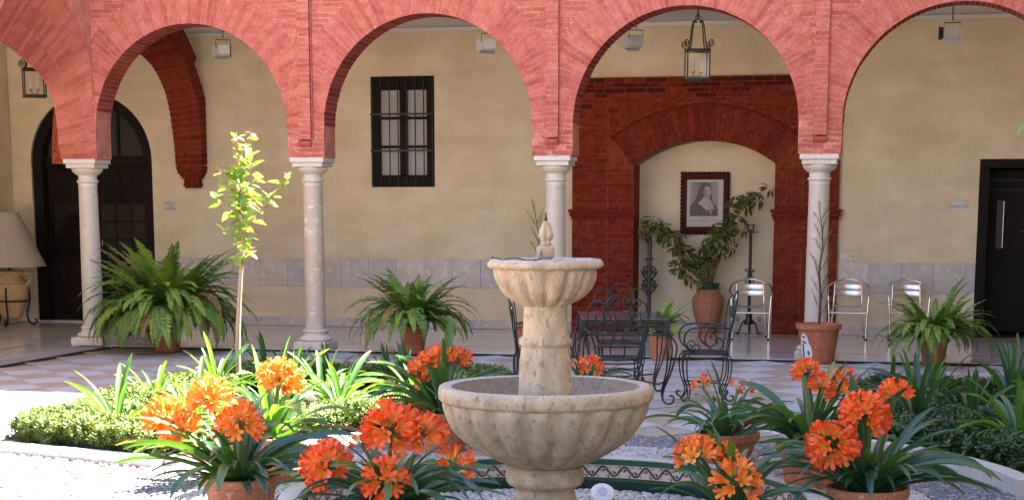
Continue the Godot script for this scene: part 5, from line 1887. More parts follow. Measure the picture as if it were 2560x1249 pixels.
func fern_frond(a0: float, bend: float, seed_: int) -> ArrayMesh:
	var r := RandomNumberGenerator.new()
	r.seed = seed_
	var mb := MB.new()
	var n := 34
	var p := Vector3.ZERO
	var sway := r.randf_range(-0.4, 0.4)
	var spine := PackedVector3Array([p])
	for k in n:
		var t := (k + 1) / float(n)
		var a := a0 + bend * pow(t, 1.3)
		var d := Vector3(sin(a), cos(a), 0)
		d = d.rotated(Vector3.UP, sway * t)
		p += d / n
		spine.append(p)
		if t < 0.1:
			continue
		var len := 0.105 * pow(sin(PI * pow(minf(1.0, (t - 0.08) / 0.92), 0.62)), 0.75) + 0.006
		var up := Vector3(-cos(a), sin(a), 0).rotated(Vector3.UP, sway * t)
		var across := d.cross(up).normalized()
		for s in [-1.0, 1.0]:
			var out: Vector3 = (across * s + d * 0.3 - up * r.randf_range(-0.1, 0.35)).normalized()
			var l := len * r.randf_range(0.8, 1.12)
			var w := 0.018
			var mid := p + out * l * 0.45 + up * 0.005
			mb.face([p - d * 0.004, mid - d * w, p + out * l, mid + d * w * 0.9, p + d * 0.006], up)
	mb.tube(spine, 0.0035, 3, false)
	return mb.done()

func leaf_whorl(seed_: int) -> ArrayMesh:
	var r := RandomNumberGenerator.new()
	r.seed = seed_
	var mb := MB.new()
	mb.colored = true
	var n := 8
	for k in n:
		var a := TAU * k / n + r.randf_range(-0.15, 0.15)
		var d := Vector3(cos(a), -0.35 + r.randf_range(-0.25, 0.15), sin(a)).normalized()
		var e := Vector3(-sin(a), 0, cos(a))
		var len := r.randf_range(0.1, 0.14)
		var rows := []
		var b := mb.v.size()
		for q in [[0.0, 0.002], [0.25, 0.006], [0.45, 0.02], [0.7, 0.024], [0.9, 0.014], [1.0, 0.001]]:
			var c: Vector3 = d * (0.03 + len * q[0]) - Vector3(0, 0.03 * q[0] * q[0], 0)
			rows.append(PackedVector3Array([c - e * q[1] + Vector3(0, 0.2 * q[1], 0), c, c + e * q[1] + Vector3(0, 0.2 * q[1], 0)]))
		mb.grid(rows)
		var yellow := r.randf() < 0.4
		for i in range(b, mb.v.size()):
			var edge := (i - b) % 3 != 1
			mb.c[i] = Color(0.22, 0.2, 0.035) if yellow and edge else (Color(0.09, 0.11, 0.02) if edge else Color(0.025, 0.05, 0.014))
	return mb.done()

func pot_mesh(r_top: float, r_low: float, h: float, lip: float) -> ArrayMesh:
	var mb := MB.new()
	mb.lathe([Vector2(0, 0), Vector2(r_low, 0), Vector2(r_low + 0.004, 0.006), Vector2(lerpf(r_low, r_top, 0.8) - 0.008, h - lip), Vector2(r_top - 0.003, h - lip + 0.004), Vector2(r_top, h - lip + 0.012), Vector2(r_top + 0.004, h - 0.008), Vector2(r_top, h), Vector2(r_top - 0.016, h), Vector2(r_top - 0.022, h - 0.012), Vector2(r_top - 0.03, h - 0.06), Vector2(0, h - 0.06)], 40)
	return mb.done()

func saucer_mesh(r: float) -> ArrayMesh:
	var mb := MB.new()
	mb.lathe([Vector2(0, 0), Vector2(r * 0.9, 0), Vector2(r, 0.03), Vector2(r - 0.01, 0.032), Vector2(r * 0.86, 0.01), Vector2(0, 0.01)], 36)
	return mb.done()

func add_pot(t: Node3D, r: float, h: float, lip: float, mat: Material, saucer: bool) -> void:
	var lift := 0.012 if saucer else 0.0
	part(t, "pot", pot_mesh(r, r * 0.68, h, lip), mat, place(Vector3(0, lift, 0)))
	var mb := MB.new()
	mb.lathe([Vector2(r - 0.026, h - 0.045), Vector2(r * 0.6, h - 0.03), Vector2(0, h - 0.028)], 24)
	part(t, "soil", mb.done(), M.soil, place(Vector3(0, lift, 0)))
	if saucer:
		part(t, "saucer", saucer_mesh(r * 0.86), mat)

func add_strap_leaves(t: Node3D, n: int, y: float, l0: float, l1: float, mats: Array, spread: float, up_share: float) -> void:
	var phase := rnd(0, TAU)
	for k in n:
		var turn := phase + TAU * k * 0.381966 + rnd(-0.25, 0.25)
		var l := rnd(l0, l1)
		var mesh: Mesh = leaf_meshes[rng.randi() % 8 if rng.randf() < up_share else 8 + rng.randi() % 12]
		var roll := rng.randf()
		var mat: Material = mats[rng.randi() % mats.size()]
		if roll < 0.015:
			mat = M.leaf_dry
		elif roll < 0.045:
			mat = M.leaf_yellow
		var r := rnd(0.1, 1.0) * spread
		part(t, "leaf", mesh, mat, place(Vector3(cos(turn) * r, y, -sin(turn) * r), Basis(Vector3.UP, turn) * Basis(Vector3(0, 0, 1), rnd(-0.12, 0.12)) * Basis.from_scale(Vector3(l, l, l * rnd(0.85, 1.15)))))

func add_umbel(t: Node3D, from: Vector3, head: Vector3, size: float, count: int, tone: int, open: float, dome: float) -> void:
	# head: middle of the flower cluster, in the plant's own axes
	var axis := ((head - from).normalized() + Vector3.UP * 0.6).normalized()
	var foot := head - axis * size * 0.45
	var mb := MB.new()
	mb.tube(bent([from, from.lerp(foot, 0.5) + Vector3(0, 0.03, 0), foot], 10), [0.012, 0.012, 0.012, 0.0115, 0.0115, 0.011, 0.011, 0.0105, 0.0105, 0.01, 0.01], 7)
	var dirs := []
	for k in count:
		var z := 1.0 - (k + 0.5) / count * dome
		var a := k * 2.39996 + rnd(-0.2, 0.2)
		var s := sqrt(maxf(0.0, 1.0 - z * z))
		var side: Vector3 = axis.cross(Vector3(0.3, 0.1, 0.9)).normalized()
		var other := axis.cross(side)
		var d := (axis * z + (side * cos(a) + other * sin(a)) * s + Vector3(rnd(-0.1, 0.1), rnd(-0.1, 0.1), rnd(-0.1, 0.1))).normalized()
		dirs.append(d)
		var stem := size * rnd(0.4, 0.52)
		mb.tube(PackedVector3Array([foot, foot + d * stem]), 0.0035, 4, false)
	var stalk := part(t, "flower_stalk", mb.done(), M.stalk)
	for d in dirs:
		var stem := size * rnd(0.4, 0.5)
		var b := Basis(Quaternion(Vector3.UP, d)) if d.y > -0.99 else Basis.IDENTITY
		b = b * Basis(Vector3.UP, rnd(0, TAU))
		var kind := 0 if rng.randf() < open else (1 if rng.randf() < 0.7 else 2)
		var tn := tone if rng.randf() < 0.75 else clampi(tone + (1 if rng.randf() < 0.5 else -1), 0, 3)
		part(stalk, "flower", floret_meshes[tn][kind], M.petal, place(foot + d * stem, b.scaled(Vector3.ONE * (size / 0.115) * rnd(0.85, 1.08))))

func clivia(label: String, at: Vector3, pot_r: float, pot_h: float, leaves: int, l0: float, l1: float, heads: Array, tone: int, bright: bool = false, up_share: float = 0.1) -> void:
	# heads: [world place of a flower cluster, size, florets, openness, dome]
	var t := thing("potted_clivia", label, "potted plant", at, 0.0, "potted clivias round the fountain")
	add_pot(t, pot_r, pot_h, 0.055, M.terracotta_pale if rng.randf() < 0.5 else M.terracotta, false)
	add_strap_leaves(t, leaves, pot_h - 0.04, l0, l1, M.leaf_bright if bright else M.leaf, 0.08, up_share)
	for h in heads:
		add_umbel(t, Vector3(rnd(-0.04, 0.04), pot_h - 0.03, rnd(-0.04, 0.04)), h[0] - at, h[1], h[2], h[5] if h.size() > 5 else tone, h[3], h[4])

func build_clivias() -> void:
	clivia("potted clivia at the front left, its four orange heads half in sun", Vector3(3.4, -0.03, 10.75), 0.21, 0.3, 64, 0.4, 0.72, [[Vector3(2.98, 0.62, 10.8), 0.12, 16, 0.6, 1.2, 3], [Vector3(3.07, 0.535, 10.8), 0.12, 16, 0.6, 1.1, 3], [Vector3(3.25, 0.73, 10.8), 0.125, 18, 0.8, 1.3, 3], [Vector3(3.44, 0.60, 10.85), 0.13, 20, 0.8, 1.3]], 2)
	clivia("large potted clivia with four full red-orange heads, left of the fountain foot", Vector3(4.40, -0.0, 11.25), 0.2, 0.26, 54, 0.36, 0.6, [[Vector3(4.055, 0.47, 11.3), 0.135, 24, 0.85, 1.5], [Vector3(4.23, 0.55, 11.2), 0.07, 6, 0.5, 0.9], [Vector3(4.42, 0.675, 11.3), 0.145, 26, 0.85, 1.5], [Vector3(4.57, 0.64, 11.25), 0.115, 16, 0.85, 1.4], [Vector3(4.45, 0.44, 11.5), 0.115, 18, 0.9, 1.4], [Vector3(4.745, 0.475, 11.25), 0.105, 8, 0.5, 0.9]], 0)
	clivia("potted clivia with one round sunlit head, right behind the front left pot", Vector3(3.0, 0, 9.3), 0.19, 0.28, 58, 0.42, 0.72, [[Vector3(3.05, 0.675, 9.2), 0.14, 24, 0.8, 1.4]], 3, true)
	clivia("potted clivia just behind the left of the fountain bowl, orange heads in shade", Vector3(3.72, 0, 7.8), 0.2, 0.28, 60, 0.44, 0.74, [[Vector3(3.53, 0.60, 7.7), 0.12, 16, 0.7, 1.1], [Vector3(3.67, 0.655, 7.7), 0.12, 16, 0.7, 1.1], [Vector3(3.79, 0.66, 7.7), 0.11, 12, 0.6, 1.0], [Vector3(3.55, 0.48, 7.75), 0.085, 10, 0.2, 1.2]], 1)
	clivia("small potted clivia behind the fountain stem, between bowl and iron table", Vector3(4.42, 0, 6.1), 0.17, 0.26, 22, 0.3, 0.5, [[Vector3(4.47, 0.485, 6.2), 0.105, 13, 0.7, 1.1], [Vector3(4.36, 0.49, 6.15), 0.07, 5, 0.4, 0.8]], 1)
	clivia("sparse clivia in a wide shallow pot in front of the iron armchair", Vector3(5.71, 0, 7.95), 0.215, 0.21, 38, 0.34, 0.6, [[Vector3(5.52, 0.525, 7.85), 0.085, 6, 0.3, 0.8], [Vector3(5.765, 0.51, 7.8), 0.08, 4, 0.3, 0.8], [Vector3(5.83, 0.51, 7.85), 0.08, 4, 0.3, 0.8]], 1)
	clivia("clivia at bottom right of the fountain with three loose orange heads", Vector3(6.02, 0, 10.7), 0.18, 0.2, 34, 0.34, 0.58, [[Vector3(5.84, 0.5, 10.85), 0.12, 14, 0.3, 0.8], [Vector3(5.965, 0.475, 10.75), 0.1, 9, 0.3, 0.7], [Vector3(6.065, 0.395, 10.95), 0.125, 14, 0.8, 1.0]], 2, false, 0.5)
	clivia("dense potted clivia with four coral heads at the edge of the right bed", Vector3(6.3, 0, 8.75), 0.21, 0.27, 74, 0.4, 0.66, [[Vector3(6.27, 0.74, 8.85), 0.098, 16, 0.5, 1.2], [Vector3(6.36, 0.65, 8.9), 0.09, 12, 0.5, 1.1], [Vector3(6.475, 0.615, 8.9), 0.095, 13, 0.4, 1.1], [Vector3(6.5, 0.705, 8.85), 0.075, 8, 0.4, 0.9]], 1)
	clivia("big potted clivia at front right with three round red-orange heads", Vector3(6.68, 0, 10.35), 0.21, 0.27, 72, 0.42, 0.72, [[Vector3(6.65, 0.70, 10.5), 0.125, 28, 0.85, 1.45], [Vector3(6.49, 0.565, 10.65), 0.13, 28, 0.85, 1.45], [Vector3(6.81, 0.79, 10.45), 0.095, 13, 0.4, 0.9]], 0)

func fern(label: String, at: Vector3, r: float, h: float, n: int, l0: float, l1: float, mesh_from: int, mesh_to: int, squash: float, saucer: bool) -> void:
	var t := thing("potted_fern", label, "potted plant", at, 0.0, "potted ferns along the arcade")
	add_pot(t, r, h, 0.05, M.terracotta, saucer)
	for k in n:
		var turn := TAU * k * 0.381966 + rnd(-0.3, 0.3)
		var l := rnd(l0, l1)
		var inner := k / float(n)
		var mesh: Mesh = fern_meshes[rng.randi_range(mesh_from, mesh_to)]
		var lean := lerpf(-0.25, 0.3, sqrt(inner)) + rnd(-0.12, 0.12)
		var q := rnd(0.2, 1.0) * r * 0.7
		part(t, "frond", mesh, M.fern[rng.randi() % 3] if rng.randf() > 0.04 else M.frond_dry, place(Vector3(cos(turn) * q, h - 0.03, -sin(turn) * q), Basis(Vector3.UP, turn) * Basis(Vector3(0, 0, 1), -lean) * Basis.from_scale(Vector3(l, l * squash, l))))

func build_ferns() -> void:
	fern("huge bushy fern in a terracotta pot beside the corner column", Vector3(-1.6, 0, 0.75), 0.2, 0.36, 300, 0.75, 1.2, 0, 5, 1.0, true)
	fern("upright fern in a faded terracotta pot under the barred window", Vector3(1.28, 0, 0.32), 0.18, 0.33, 130, 0.55, 0.95, 0, 5, 1.0, false)
	fern("fern in a terracotta pot on a saucer in front of the right dado", Vector3(7.15, 0, 0.42), 0.165, 0.28, 140, 0.42, 0.78, 0, 5, 1.0, true)

func build_bed_plants() -> void:
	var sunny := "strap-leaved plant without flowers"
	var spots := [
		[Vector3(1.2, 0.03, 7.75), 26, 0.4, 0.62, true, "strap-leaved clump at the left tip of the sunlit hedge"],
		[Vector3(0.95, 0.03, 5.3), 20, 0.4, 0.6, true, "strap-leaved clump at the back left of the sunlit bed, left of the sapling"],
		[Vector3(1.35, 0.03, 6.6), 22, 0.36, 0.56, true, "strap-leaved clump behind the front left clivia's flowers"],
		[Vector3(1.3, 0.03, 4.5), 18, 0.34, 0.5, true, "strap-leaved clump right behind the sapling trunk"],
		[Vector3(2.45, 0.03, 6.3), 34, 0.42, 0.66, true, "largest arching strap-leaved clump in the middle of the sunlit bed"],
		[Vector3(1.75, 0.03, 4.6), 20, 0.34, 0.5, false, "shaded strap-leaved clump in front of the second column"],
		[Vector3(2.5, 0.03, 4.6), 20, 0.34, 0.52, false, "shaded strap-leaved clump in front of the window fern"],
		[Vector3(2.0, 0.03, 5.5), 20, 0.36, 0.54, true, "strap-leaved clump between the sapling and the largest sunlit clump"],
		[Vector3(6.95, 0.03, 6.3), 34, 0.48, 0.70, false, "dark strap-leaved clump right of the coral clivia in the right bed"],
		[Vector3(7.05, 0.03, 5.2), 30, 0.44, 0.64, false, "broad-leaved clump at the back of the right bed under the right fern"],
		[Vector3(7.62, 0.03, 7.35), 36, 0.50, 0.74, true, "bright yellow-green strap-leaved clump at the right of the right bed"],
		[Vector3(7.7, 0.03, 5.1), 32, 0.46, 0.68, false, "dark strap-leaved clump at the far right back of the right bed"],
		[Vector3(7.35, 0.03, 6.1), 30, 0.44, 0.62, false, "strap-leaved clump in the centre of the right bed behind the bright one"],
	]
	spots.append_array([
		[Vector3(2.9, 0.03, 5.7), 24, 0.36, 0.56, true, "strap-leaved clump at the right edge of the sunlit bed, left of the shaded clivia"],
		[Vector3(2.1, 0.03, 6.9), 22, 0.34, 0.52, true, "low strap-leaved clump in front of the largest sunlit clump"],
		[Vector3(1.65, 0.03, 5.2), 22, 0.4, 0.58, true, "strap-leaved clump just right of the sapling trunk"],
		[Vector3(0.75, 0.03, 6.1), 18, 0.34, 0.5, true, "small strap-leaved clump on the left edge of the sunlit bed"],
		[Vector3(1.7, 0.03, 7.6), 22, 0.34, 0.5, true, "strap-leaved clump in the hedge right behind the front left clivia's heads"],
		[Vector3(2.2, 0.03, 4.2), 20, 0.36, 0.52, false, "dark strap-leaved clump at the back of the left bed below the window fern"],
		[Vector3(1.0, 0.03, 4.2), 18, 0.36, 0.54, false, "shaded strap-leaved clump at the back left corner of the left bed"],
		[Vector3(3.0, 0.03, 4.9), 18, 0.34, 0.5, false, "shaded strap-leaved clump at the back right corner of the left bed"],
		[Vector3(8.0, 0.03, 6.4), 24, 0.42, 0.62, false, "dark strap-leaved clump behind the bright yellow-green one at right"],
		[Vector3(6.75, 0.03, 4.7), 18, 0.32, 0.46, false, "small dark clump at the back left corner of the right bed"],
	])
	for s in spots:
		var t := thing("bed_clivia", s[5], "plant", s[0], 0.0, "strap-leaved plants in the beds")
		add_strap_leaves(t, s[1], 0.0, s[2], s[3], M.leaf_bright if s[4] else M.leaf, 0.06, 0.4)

func sprig_mesh(seed_: int) -> ArrayMesh:
	var r := RandomNumberGenerator.new()
	r.seed = seed_
	var mb := MB.new()
	for k in 9:
		var a := k * 2.4 + r.randf_range(-0.3, 0.3)
		var y := k * 0.006
		var d := Vector3(cos(a), r.randf_range(0.2, 0.9), sin(a)).normalized()
		var e := d.cross(Vector3.UP).normalized()
		var base := Vector3(0, y, 0)
		var l := r.randf_range(0.018, 0.028)
		var nn := e.cross(d)
		mb.face([base, base + d * l * 0.5 + e * l * 0.3, base + d * l, base + d * l * 0.5 - e * l * 0.3], nn)
	return mb.done()

func hedge(label: String, runs: Array, w: float, h: float, per_m: int, a: Color, b: Color) -> void:
	var t := thing("box_hedge", label, "hedge")
	var spots := []
	var core := MB.new()
	for run in runs:
		var c := Curve2D.new()
		for p in run:
			c.add_point(p)
		var l := c.get_baked_length()
		var steps := int(l / 0.15)
		for k in steps:
			var p := c.sample_baked(k * l / steps)
			var q := c.sample_baked((k + 1) * l / steps)
			var d := (q - p).normalized()
			var s := Vector2(-d.y, d.x) * (w / 2 - 0.07)
			core.hexa([Vector3(p.x - s.x, 0.02, p.y - s.y), Vector3(p.x + s.x, 0.02, p.y + s.y), Vector3(q.x + s.x, 0.02, q.y + s.y), Vector3(q.x - s.x, 0.02, q.y - s.y), Vector3(p.x - s.x, h - 0.08, p.y - s.y), Vector3(p.x + s.x, h - 0.08, p.y + s.y), Vector3(q.x + s.x, h - 0.08, q.y + s.y), Vector3(q.x - s.x, h - 0.08, q.y - s.y)])
		for k in int(l * per_m):
			var at := rnd(0, l)
			var p := c.sample_baked(at)
			var d := (c.sample_baked(minf(at + 0.03, l)) - c.sample_baked(maxf(at - 0.03, 0))).normalized()
			var s := Vector2(-d.y, d.x)
			# round-shouldered section
			var u := rnd(-1, 1)
			var f := rnd(0, 1)
			var hump := 1.0 + 0.16 * sin(at * 5.1) + 0.1 * sin(at * 11.7 + 1.3)
			var x := u * w / 2
			var y := 0.0
			if f < 0.5:
				y = h * hump * (1.0 - 0.25 * pow(absf(u), 4)) - rnd(0, 0.07)
			else:
				x = signf(u) * (w / 2 - rnd(0, 0.06)) * (0.9 + 0.1 * sin(at * 7.0))
				y = rnd(0.04, h * 0.95)
			spots.append(place(Vector3(p.x + s.x * x, y, p.y + s.y * x), Basis(Vector3(rnd(-1, 1), rnd(-1, 1), rnd(-1, 1)).normalized(), rnd(0, 1.3)) * Basis(Vector3.UP, rnd(0, TAU)) * Basis.from_scale(Vector3.ONE * rnd(0.8, 1.35))))
	part(t, "shade_core", core.done(), M.hedge_shade)  # dark inner block, coloured to read as deep shade between the leaves
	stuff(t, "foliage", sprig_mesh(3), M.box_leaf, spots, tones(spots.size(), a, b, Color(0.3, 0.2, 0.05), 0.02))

func build_hedges() -> void:
	var arc := arc_points(3.08, 1.9, 8.5, 3.1, 6.98, 10)
	hedge("low clipped box hedge edging the sunlit left bed", [PackedVector2Array([Vector2(0.85, 4.1), Vector2(0.85, 8.15)]), PackedVector2Array([Vector2(0.75, 8.12), Vector2(1.95, 8.5)]), arc, PackedVector2Array([Vector2(3.1, 7.0), Vector2(3.08, 4.0)]), PackedVector2Array([Vector2(0.8, 4.15), Vector2(3.1, 3.95)])], 0.5, 0.19, 2000, Color(0.095, 0.15, 0.026), Color(0.17, 0.225, 0.05))  # leaf colours paler than the right hedge, with the sun painted in
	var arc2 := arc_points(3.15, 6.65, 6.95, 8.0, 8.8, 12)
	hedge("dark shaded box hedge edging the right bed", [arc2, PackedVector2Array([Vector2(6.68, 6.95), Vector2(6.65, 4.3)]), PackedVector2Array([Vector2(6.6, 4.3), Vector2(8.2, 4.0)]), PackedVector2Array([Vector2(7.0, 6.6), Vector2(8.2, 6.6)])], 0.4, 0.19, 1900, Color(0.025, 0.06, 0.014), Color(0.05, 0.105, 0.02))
	# fallen leaves and petals at the foot of the beds
	var fallen := []
	for k in 90:
		var a := rnd(-0.85, -0.1) if k < 50 else rnd(PI + 0.1, PI + 0.9)
		var r := rnd(2.86, 3.15) if k % 3 else rnd(1.7, 2.7)
		fallen.append(place(POOL + Vector3(cos(a) * r, 0.045 if r > 2.8 else 0.006, sin(a) * r), Basis(Vector3.UP, rnd(0, TAU)) * Basis(Vector3.RIGHT, rnd(-0.3, 0.3)) * Basis.from_scale(Vector3.ONE * rnd(0.4, 0.8))))
	stuff(self, "fallen_leaves", blade_leaf(0.07, 0.016, 0.3), M.box_leaf, fallen, tones(fallen.size(), Color(0.3, 0.12, 0.03), Color(0.4, 0.2, 0.05), Color(0.6, 0.1, 0.03), 0.3))

func blade_leaf(len: float, wid: float, cup: float) -> ArrayMesh:
	var mb := MB.new()
	var rows := []
	for q in [[0.0, 0.03], [0.12, 0.1], [0.3, 0.75], [0.5, 1.0], [0.72, 0.75], [0.9, 0.3], [1.0, 0.0]]:
		var w: float = wid * q[1]
		var y: float = -0.25 * len * q[0] * q[0]
		rows.append(PackedVector3Array([Vector3(q[0] * len, y + w * cup, -w), Vector3(q[0] * len, y, 0), Vector3(q[0] * len, y + w * cup, w)]))
	mb.grid(rows, false, true)
	return mb.done()

func build_sapling() -> void:
	var t := thing("young_tree", "thin sunlit sapling with fresh green leaves rising from the left bed", "tree", Vector3(1.03, 0.03, 4.95))
	var mb := MB.new()
	var trunk := bent([Vector3(0, 0, 0), Vector3(-0.02, 0.3, 0), Vector3(0.0, 0.7, 0.0), Vector3(0.03, 1.05, 0), Vector3(0.06, 1.4, 0), Vector3(0.05, 1.7, 0), Vector3(0.04, 2.0, 0), Vector3(0.02, 2.3, 0)], 40)
	var rad := []
	for k in 41:
		rad.append(lerpf(0.026, 0.005, pow(k / 40.0, 1.2)))
	mb.tube(trunk, rad, 8)
	part(t, "trunk", mb.done(), M.bark)
	var twigs := [
		[Vector3(0.06, 1.42, 0), Vector3(0.2, 1.58, 0.03), Vector3(0.34, 1.72, 0.04), Vector3(0.48, 1.86, 0.02), Vector3(0.53, 1.96, 0.02)],
		[Vector3(0.05, 1.55, 0), Vector3(0.12, 1.75, 0.05), Vector3(0.16, 1.95, 0.03), Vector3(0.15, 2.2, 0.02), Vector3(0.17, 2.34, 0.0)],
		[Vector3(0.05, 1.5, 0), Vector3(-0.06, 1.62, -0.03), Vector3(-0.14, 1.7, 0.03), Vector3(-0.2, 1.74, 0.03)],
		[Vector3(0.05, 1.2, 0), Vector3(0.13, 1.28, 0.04), Vector3(0.2, 1.3, 0.05)],
		[Vector3(0.05, 1.65, 0), Vector3(-0.06, 1.85, 0.06), Vector3(-0.12, 1.98, 0.05)],
		[Vector3(0.05, 1.35, 0), Vector3(-0.08, 1.42, 0.05), Vector3(-0.14, 1.45, 0.06)],
	]
	var lines := [trunk]
	for w in twigs:
		mb = MB.new()
		var line := bent(w, 16)
		lines.append(line)
		var tr := []
		for k in 17:
			tr.append(lerpf(0.007, 0.002, k / 16.0))
		mb.tube(line, tr, 5)
		part(t, "branch", mb.done(), M.bark)
	var kinds := [blade_leaf(0.125, 0.031, 0.25), blade_leaf(0.105, 0.033, 0.1), blade_leaf(0.135, 0.028, 0.35)]
	var mats := [leafy(Color(0.14, 0.24, 0.05), Color(0.3, 0.42, 0.04), 0.32), leafy(Color(0.2, 0.28, 0.06), Color(0.38, 0.45, 0.05), 0.35), leafy(Color(0.09, 0.17, 0.035), Color(0.22, 0.34, 0.03), 0.3)]
	var bronze := leafy(Color(0.3, 0.14, 0.06), Color(0.25, 0.12, 0.04), 0.4)
	for i in lines.size():
		var line: PackedVector3Array = lines[i]
		var n: int = [110, 24, 28, 10, 8, 14, 7][i]
		for k in n:
			var u := (k + rnd(0, 0.8)) / n
			var s: float = lerpf(0.5, 1.0, pow(u, 0.85)) if i == 0 else lerpf(0.15, 1.0, u)
			var at: Vector3 = line[int(s * (line.size() - 1))]
			var b := Basis(Vector3.UP, rnd(0, TAU)) * Basis(Vector3(0, 0, 1), rnd(-0.5, 1.1)) * Basis(Vector3.RIGHT, rnd(-0.8, 0.8))
			var small := 0.62 if s > 0.92 else 1.0
			part(t, "leaf", kinds[rng.randi() % 3], bronze if s > 0.92 and rng.randf() < 0.6 else mats[rng.randi() % 3], place(at, b * Basis.from_scale(Vector3.ONE * rnd(0.75, 1.25) * small)))
	# leaves of a neighbouring tree that reach in at the right edge
	t = thing("garden_tree", "small tree beyond the right edge whose bright leaf tips just reach in", "tree", Vector3(8.2, 0.03, 6.0))
	mb = MB.new()
	mb.tube(bent([Vector3(0, 0, 0), Vector3(0.03, 0.9, 0), Vector3(0.0, 1.7, 0.02), Vector3(0.02, 2.6, 0), Vector3(0.1, 3.3, 0.05)], 24), 0.028, 8)
	part(t, "trunk", mb.done(), M.bark)
	mb = MB.new()
	mb.tube(bent([Vector3(0.01, 2.3, 0), Vector3(-0.2, 2.52, 0), Vector3(-0.42, 2.45, 0), Vector3(-0.57, 2.28, 0)], 12), 0.006, 5)
	part(t, "branch", mb.done(), M.bark)
	for k in 9:
		part(t, "leaf", kinds[k % 3], mats[k % 3], place(Vector3(-0.55 + 0.055 * k, 2.27 + 0.04 * k - 0.003 * k * k, 0), Basis(Vector3.UP, rnd(0, TAU)) * Basis(Vector3(0, 0, 1), rnd(-1.2, -0.6))))
	for k in 70:
		var d := Vector3(rnd(-1, 1), rnd(-0.5, 1), rnd(-1, 1)).normalized()
		part(t, "leaf", kinds[k % 3], mats[k % 3], place(Vector3(0.1, 3.15, 0.04) + d * rnd(0.1, 0.5) * Vector3(0.8, 0.8, 0.8), Basis(Vector3.UP, rnd(0, TAU)) * Basis(Vector3(0, 0, 1), rnd(-1.0, 0.6))))

